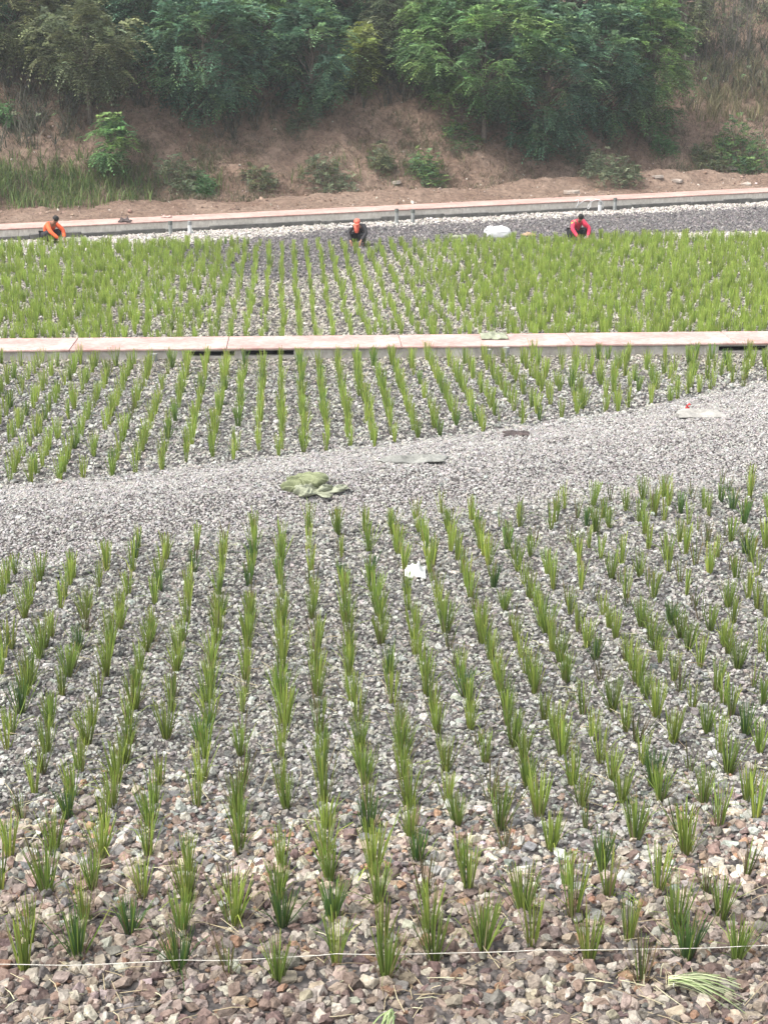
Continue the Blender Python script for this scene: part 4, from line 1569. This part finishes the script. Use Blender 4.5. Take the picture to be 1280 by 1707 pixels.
def person(px, py, rz, label, jacket, head_cover, arms, scarf=None, shoulder=None, lean=0.0, sc_=1.0):
    p = at(px, py)
    root = empty('person', (p[0], p[1], ground_z(p[0], p[1]) + 0.01), rz)
    root.scale = (sc_, sc_, sc_)
    tag(root, label, 'person', 'workers planting rushes')
    hx = lean
    J = {
        'pelvis': (0, -.16, .30, (.155, .125)), 'belly': (0, -.07, .44, (.15, .12)), 'chest': (hx * .5, .08, .60, (.165, .115)),
        'neck0': (hx * .8, .19, .69, .075), 'neck': (hx * .9, .235, .715, .055), 'head0': (hx, .30, .75, (.074, .082)), 'head1': (hx, .345, .815, (.080, .092)), 'head2': (hx, .35, .875, (.060, .066)),
    }
    B = [('pelvis', 'belly'), ('belly', 'chest'), ('chest', 'neck0'), ('neck0', 'neck'), ('neck', 'head0'), ('head0', 'head1'), ('head1', 'head2')]
    arm_j, leg_j = {}, {}
    for s_, sd in ((-1, 'a'), (1, 'b')):
        el, wr, ha = arms[sd]
        J['sh' + sd] = (hx * .6 + s_ * .17, .12, .655, .068)
        J['el' + sd] = (*el, .048)
        J['wr' + sd] = (*wr, .032)
        h_, w_ = Vector(ha), Vector(wr)
        dr = (h_ - w_).normalized()
        sdv = dr.cross(Vector((0, 0, 1))).normalized()
        J['pa' + sd] = (*(w_ + dr * .06), (.040, .022))
        B += [('chest', 'sh' + sd), ('sh' + sd, 'el' + sd), ('el' + sd, 'wr' + sd), ('wr' + sd, 'pa' + sd)]
        for f_ in range(4):
            off = (f_ - 1.5) * .021
            ln_ = (.070, .082, .076, .058)[f_]
            k1 = w_ + dr * .105 + sdv * off
            k2 = k1 + dr * ln_ * .6 + Vector((0, 0, -.012))
            k3 = k2 + dr * ln_ * .35 + Vector((0, 0, -.024))
            for q, v_ in (('k1', k1), ('k2', k2), ('k3', k3)):
                J[f'{q}{f_}{sd}'] = (*v_, .0085)
            B += [('pa' + sd, f'k1{f_}{sd}'), (f'k1{f_}{sd}', f'k2{f_}{sd}'), (f'k2{f_}{sd}', f'k3{f_}{sd}')]
        t1 = w_ + dr * .05 + sdv * (.045 * -s_)
        t2 = t1 + dr * .045 + sdv * (.012 * -s_)
        J['t1' + sd], J['t2' + sd] = (*t1, .010), (*t2, .0085)
        B += [('pa' + sd, 't1' + sd), ('t1' + sd, 't2' + sd)]
        J['hp' + sd] = (s_ * .10, -.13, .29, .095)
        J['kn' + sd] = (s_ * .22, .27, .44, .066)
        J['an' + sd] = (s_ * .17, .02, .10, .045)
        J['he' + sd] = (s_ * .17, -.02, .045, .038)
        J['to' + sd] = (s_ * .20, .21, .035, (.045, .028))
        B += [('pelvis', 'hp' + sd), ('hp' + sd, 'kn' + sd), ('kn' + sd, 'an' + sd), ('an' + sd, 'he' + sd), ('an' + sd, 'to' + sd)]
    body = obj('body', skin_mesh('body', J, B), M['skin'], root)

    def grow(keys, add, bones, nm, mat, over=None):
        jj = {}
        for q in keys:
            a = list(J[q])
            r_ = a[3] if isinstance(a[3], tuple) else (a[3], a[3])
            a[3] = (r_[0] + add, r_[1] + add)
            jj[q] = tuple(a)
        if over:
            jj.update(over)
        return obj(nm, skin_mesh(nm, jj, bones), mat, root)
    jk = ['chest', 'belly', 'pelvis', 'neck0', 'sha', 'ela', 'wra', 'shb', 'elb', 'wrb']
    jack = grow(jk, .022, [('pelvis', 'belly'), ('belly', 'chest'), ('chest', 'neck0'), ('chest', 'sha'), ('sha', 'ela'), ('ela', 'wra'), ('chest', 'shb'), ('shb', 'elb'), ('elb', 'wrb')], 'jacket', jacket)
    tk = ['pelvis', 'hpa', 'kna', 'ana', 'hpb', 'knb', 'anb']
    grow(tk, .030, [('pelvis', 'hpa'), ('hpa', 'kna'), ('kna', 'ana'), ('pelvis', 'hpb'), ('hpb', 'knb'), ('knb', 'anb')], 'trousers', M['trousers'])
    for sd in 'ab':
        grow(['an' + sd, 'he' + sd, 'to' + sd], .014, [('an' + sd, 'he' + sd), ('an' + sd, 'to' + sd)], 'shoe', M['shoe'])
    # head details
    hd = Vector((hx, .345, .815))
    fwd = Vector((0, .80, -.55)).normalized()
    up = Vector((0, .55, .80)).normalized()

    def blob(nm, c, r3, mat, seg=12, par=None):
        bm = bmesh.new()
        bmesh.ops.create_uvsphere(bm, u_segments=seg, v_segments=8, radius=1.0, matrix=Matrix.Translation(c) @ fwd.to_track_quat('Y', 'Z').to_matrix().to_4x4() @ Matrix.Diagonal((*r3, 1)))
        return obj(nm, bm_mesh(nm, bm, True), mat, par or root)
    blob('nose', hd + fwd * .098 - up * .012, (.014, .02, .022), M['skin'], par=body)
    for s_ in (-1, 1):
        blob('ear', hd + Vector((s_ * .088, 0, 0)) - up * .01, (.012, .022, .032), M['skin'], par=body)
        blob('eye', hd + fwd * .086 + Vector((s_ * .034, 0, 0)) + up * .012, (.013, .008, .007), M['hair'], par=body)
    blob('mouth', hd + fwd * .088 - up * .055, (.026, .008, .007), M['redj'], par=body)
    if head_cover == 'hair':
        blob('hair', hd + up * .028 - fwd * .026, (.098, .105, .098), M['hair'], 16)
    else:
        blob('hair', hd - fwd * .035 + up * .005, (.092, .095, .09), M['hair'], 16)
        c = blob('cap', hd + up * .045 - fwd * .008, (.104, .115, .080), M['cap'], 16)
        bm = bmesh.new()
        bmesh.ops.create_cone(bm, cap_ends=True, segments=18, radius1=.085, radius2=.08, depth=.012, matrix=Matrix.Translation(hd + up * .035 + fwd * .105) @ fwd.to_track_quat('Y', 'Z').to_matrix().to_4x4() @ Matrix.Diagonal((1, .9, 1, 1)))
        obj('cap_brim', bm_mesh('cap_brim', bm), M['cap'], c)
    if scarf:
        V, Q = tube_np([(hx * .8, .27, .73), (hx * .8 + .02, .33, .65), (hx * .8 + .01, .33, .55), (hx * .8 + .02, .31, .47)], [.085, .088, .075, .05], 10)
        obj('scarf', mesh_np('scarf', V, Q, smooth=True), scarf, root)
    if shoulder:
        jj = {'sh': (*J['shb'][:3], .096), 'el': (*[(a * .45 + b_ * .55) for a, b_ in zip(J['shb'][:3], J['elb'][:3])], .080)}
        obj('sleeve_panel', skin_mesh('sleeve_panel', jj, [('sh', 'el')]), shoulder, jack)
    return root


AR1 = {'a': ((-.26, .36, .45), (-.12, .56, .26), (-.08, .64, .14)), 'b': ((.27, .35, .46), (.14, .58, .24), (.10, .66, .12))}
AR2 = {'a': ((-.31, .30, .46), (-.16, .50, .24), (-.12, .57, .12)), 'b': ((.31, .29, .46), (.20, .50, .22), (.15, .57, .10))}
person(85, 408, R(-128), 'squatting worker in an orange jacket and dark trousers reaching toward the ground', M['orange'], 'hair', AR1, sc_=1.1)
person(598, 410, R(172), 'squatting worker in dark clothes wearing an orange red cap and scarf', M['blackj'], 'cap', AR2, scarf=M['cap'], shoulder=M['white_c'], sc_=1.05)
person(960, 404, R(-160), 'squatting worker in a red jacket with a yellow shoulder and black hair', M['redj'], 'hair', AR2, shoulder=M['yellow'], lean=.04, sc_=1.1)


# ------------------------------------------------------------------ haze
m = bpy.data.materials.new('haze_air')
m.use_nodes = True
n = m.node_tree
n.nodes.clear()
mo = N(n, 'ShaderNodeOutputMaterial')
pv = N(n, 'ShaderNodeVolumePrincipled')
pv.inputs['Color'].default_value = (0.90, 0.94, 0.97, 1)
pv.inputs['Density'].default_value = 0.00062
pv.inputs['Anisotropy'].default_value = 0.2
L(n, pv.outputs[0], mo.inputs['Volume'])
o = obj('haze', bm_mesh('haze', box_bm((1840, 2440, 46.6), 0, (0, 300, 21.7))), m)
tag(o, 'thin pale haze in the air over the whole site', 'haze', kind='stuff')
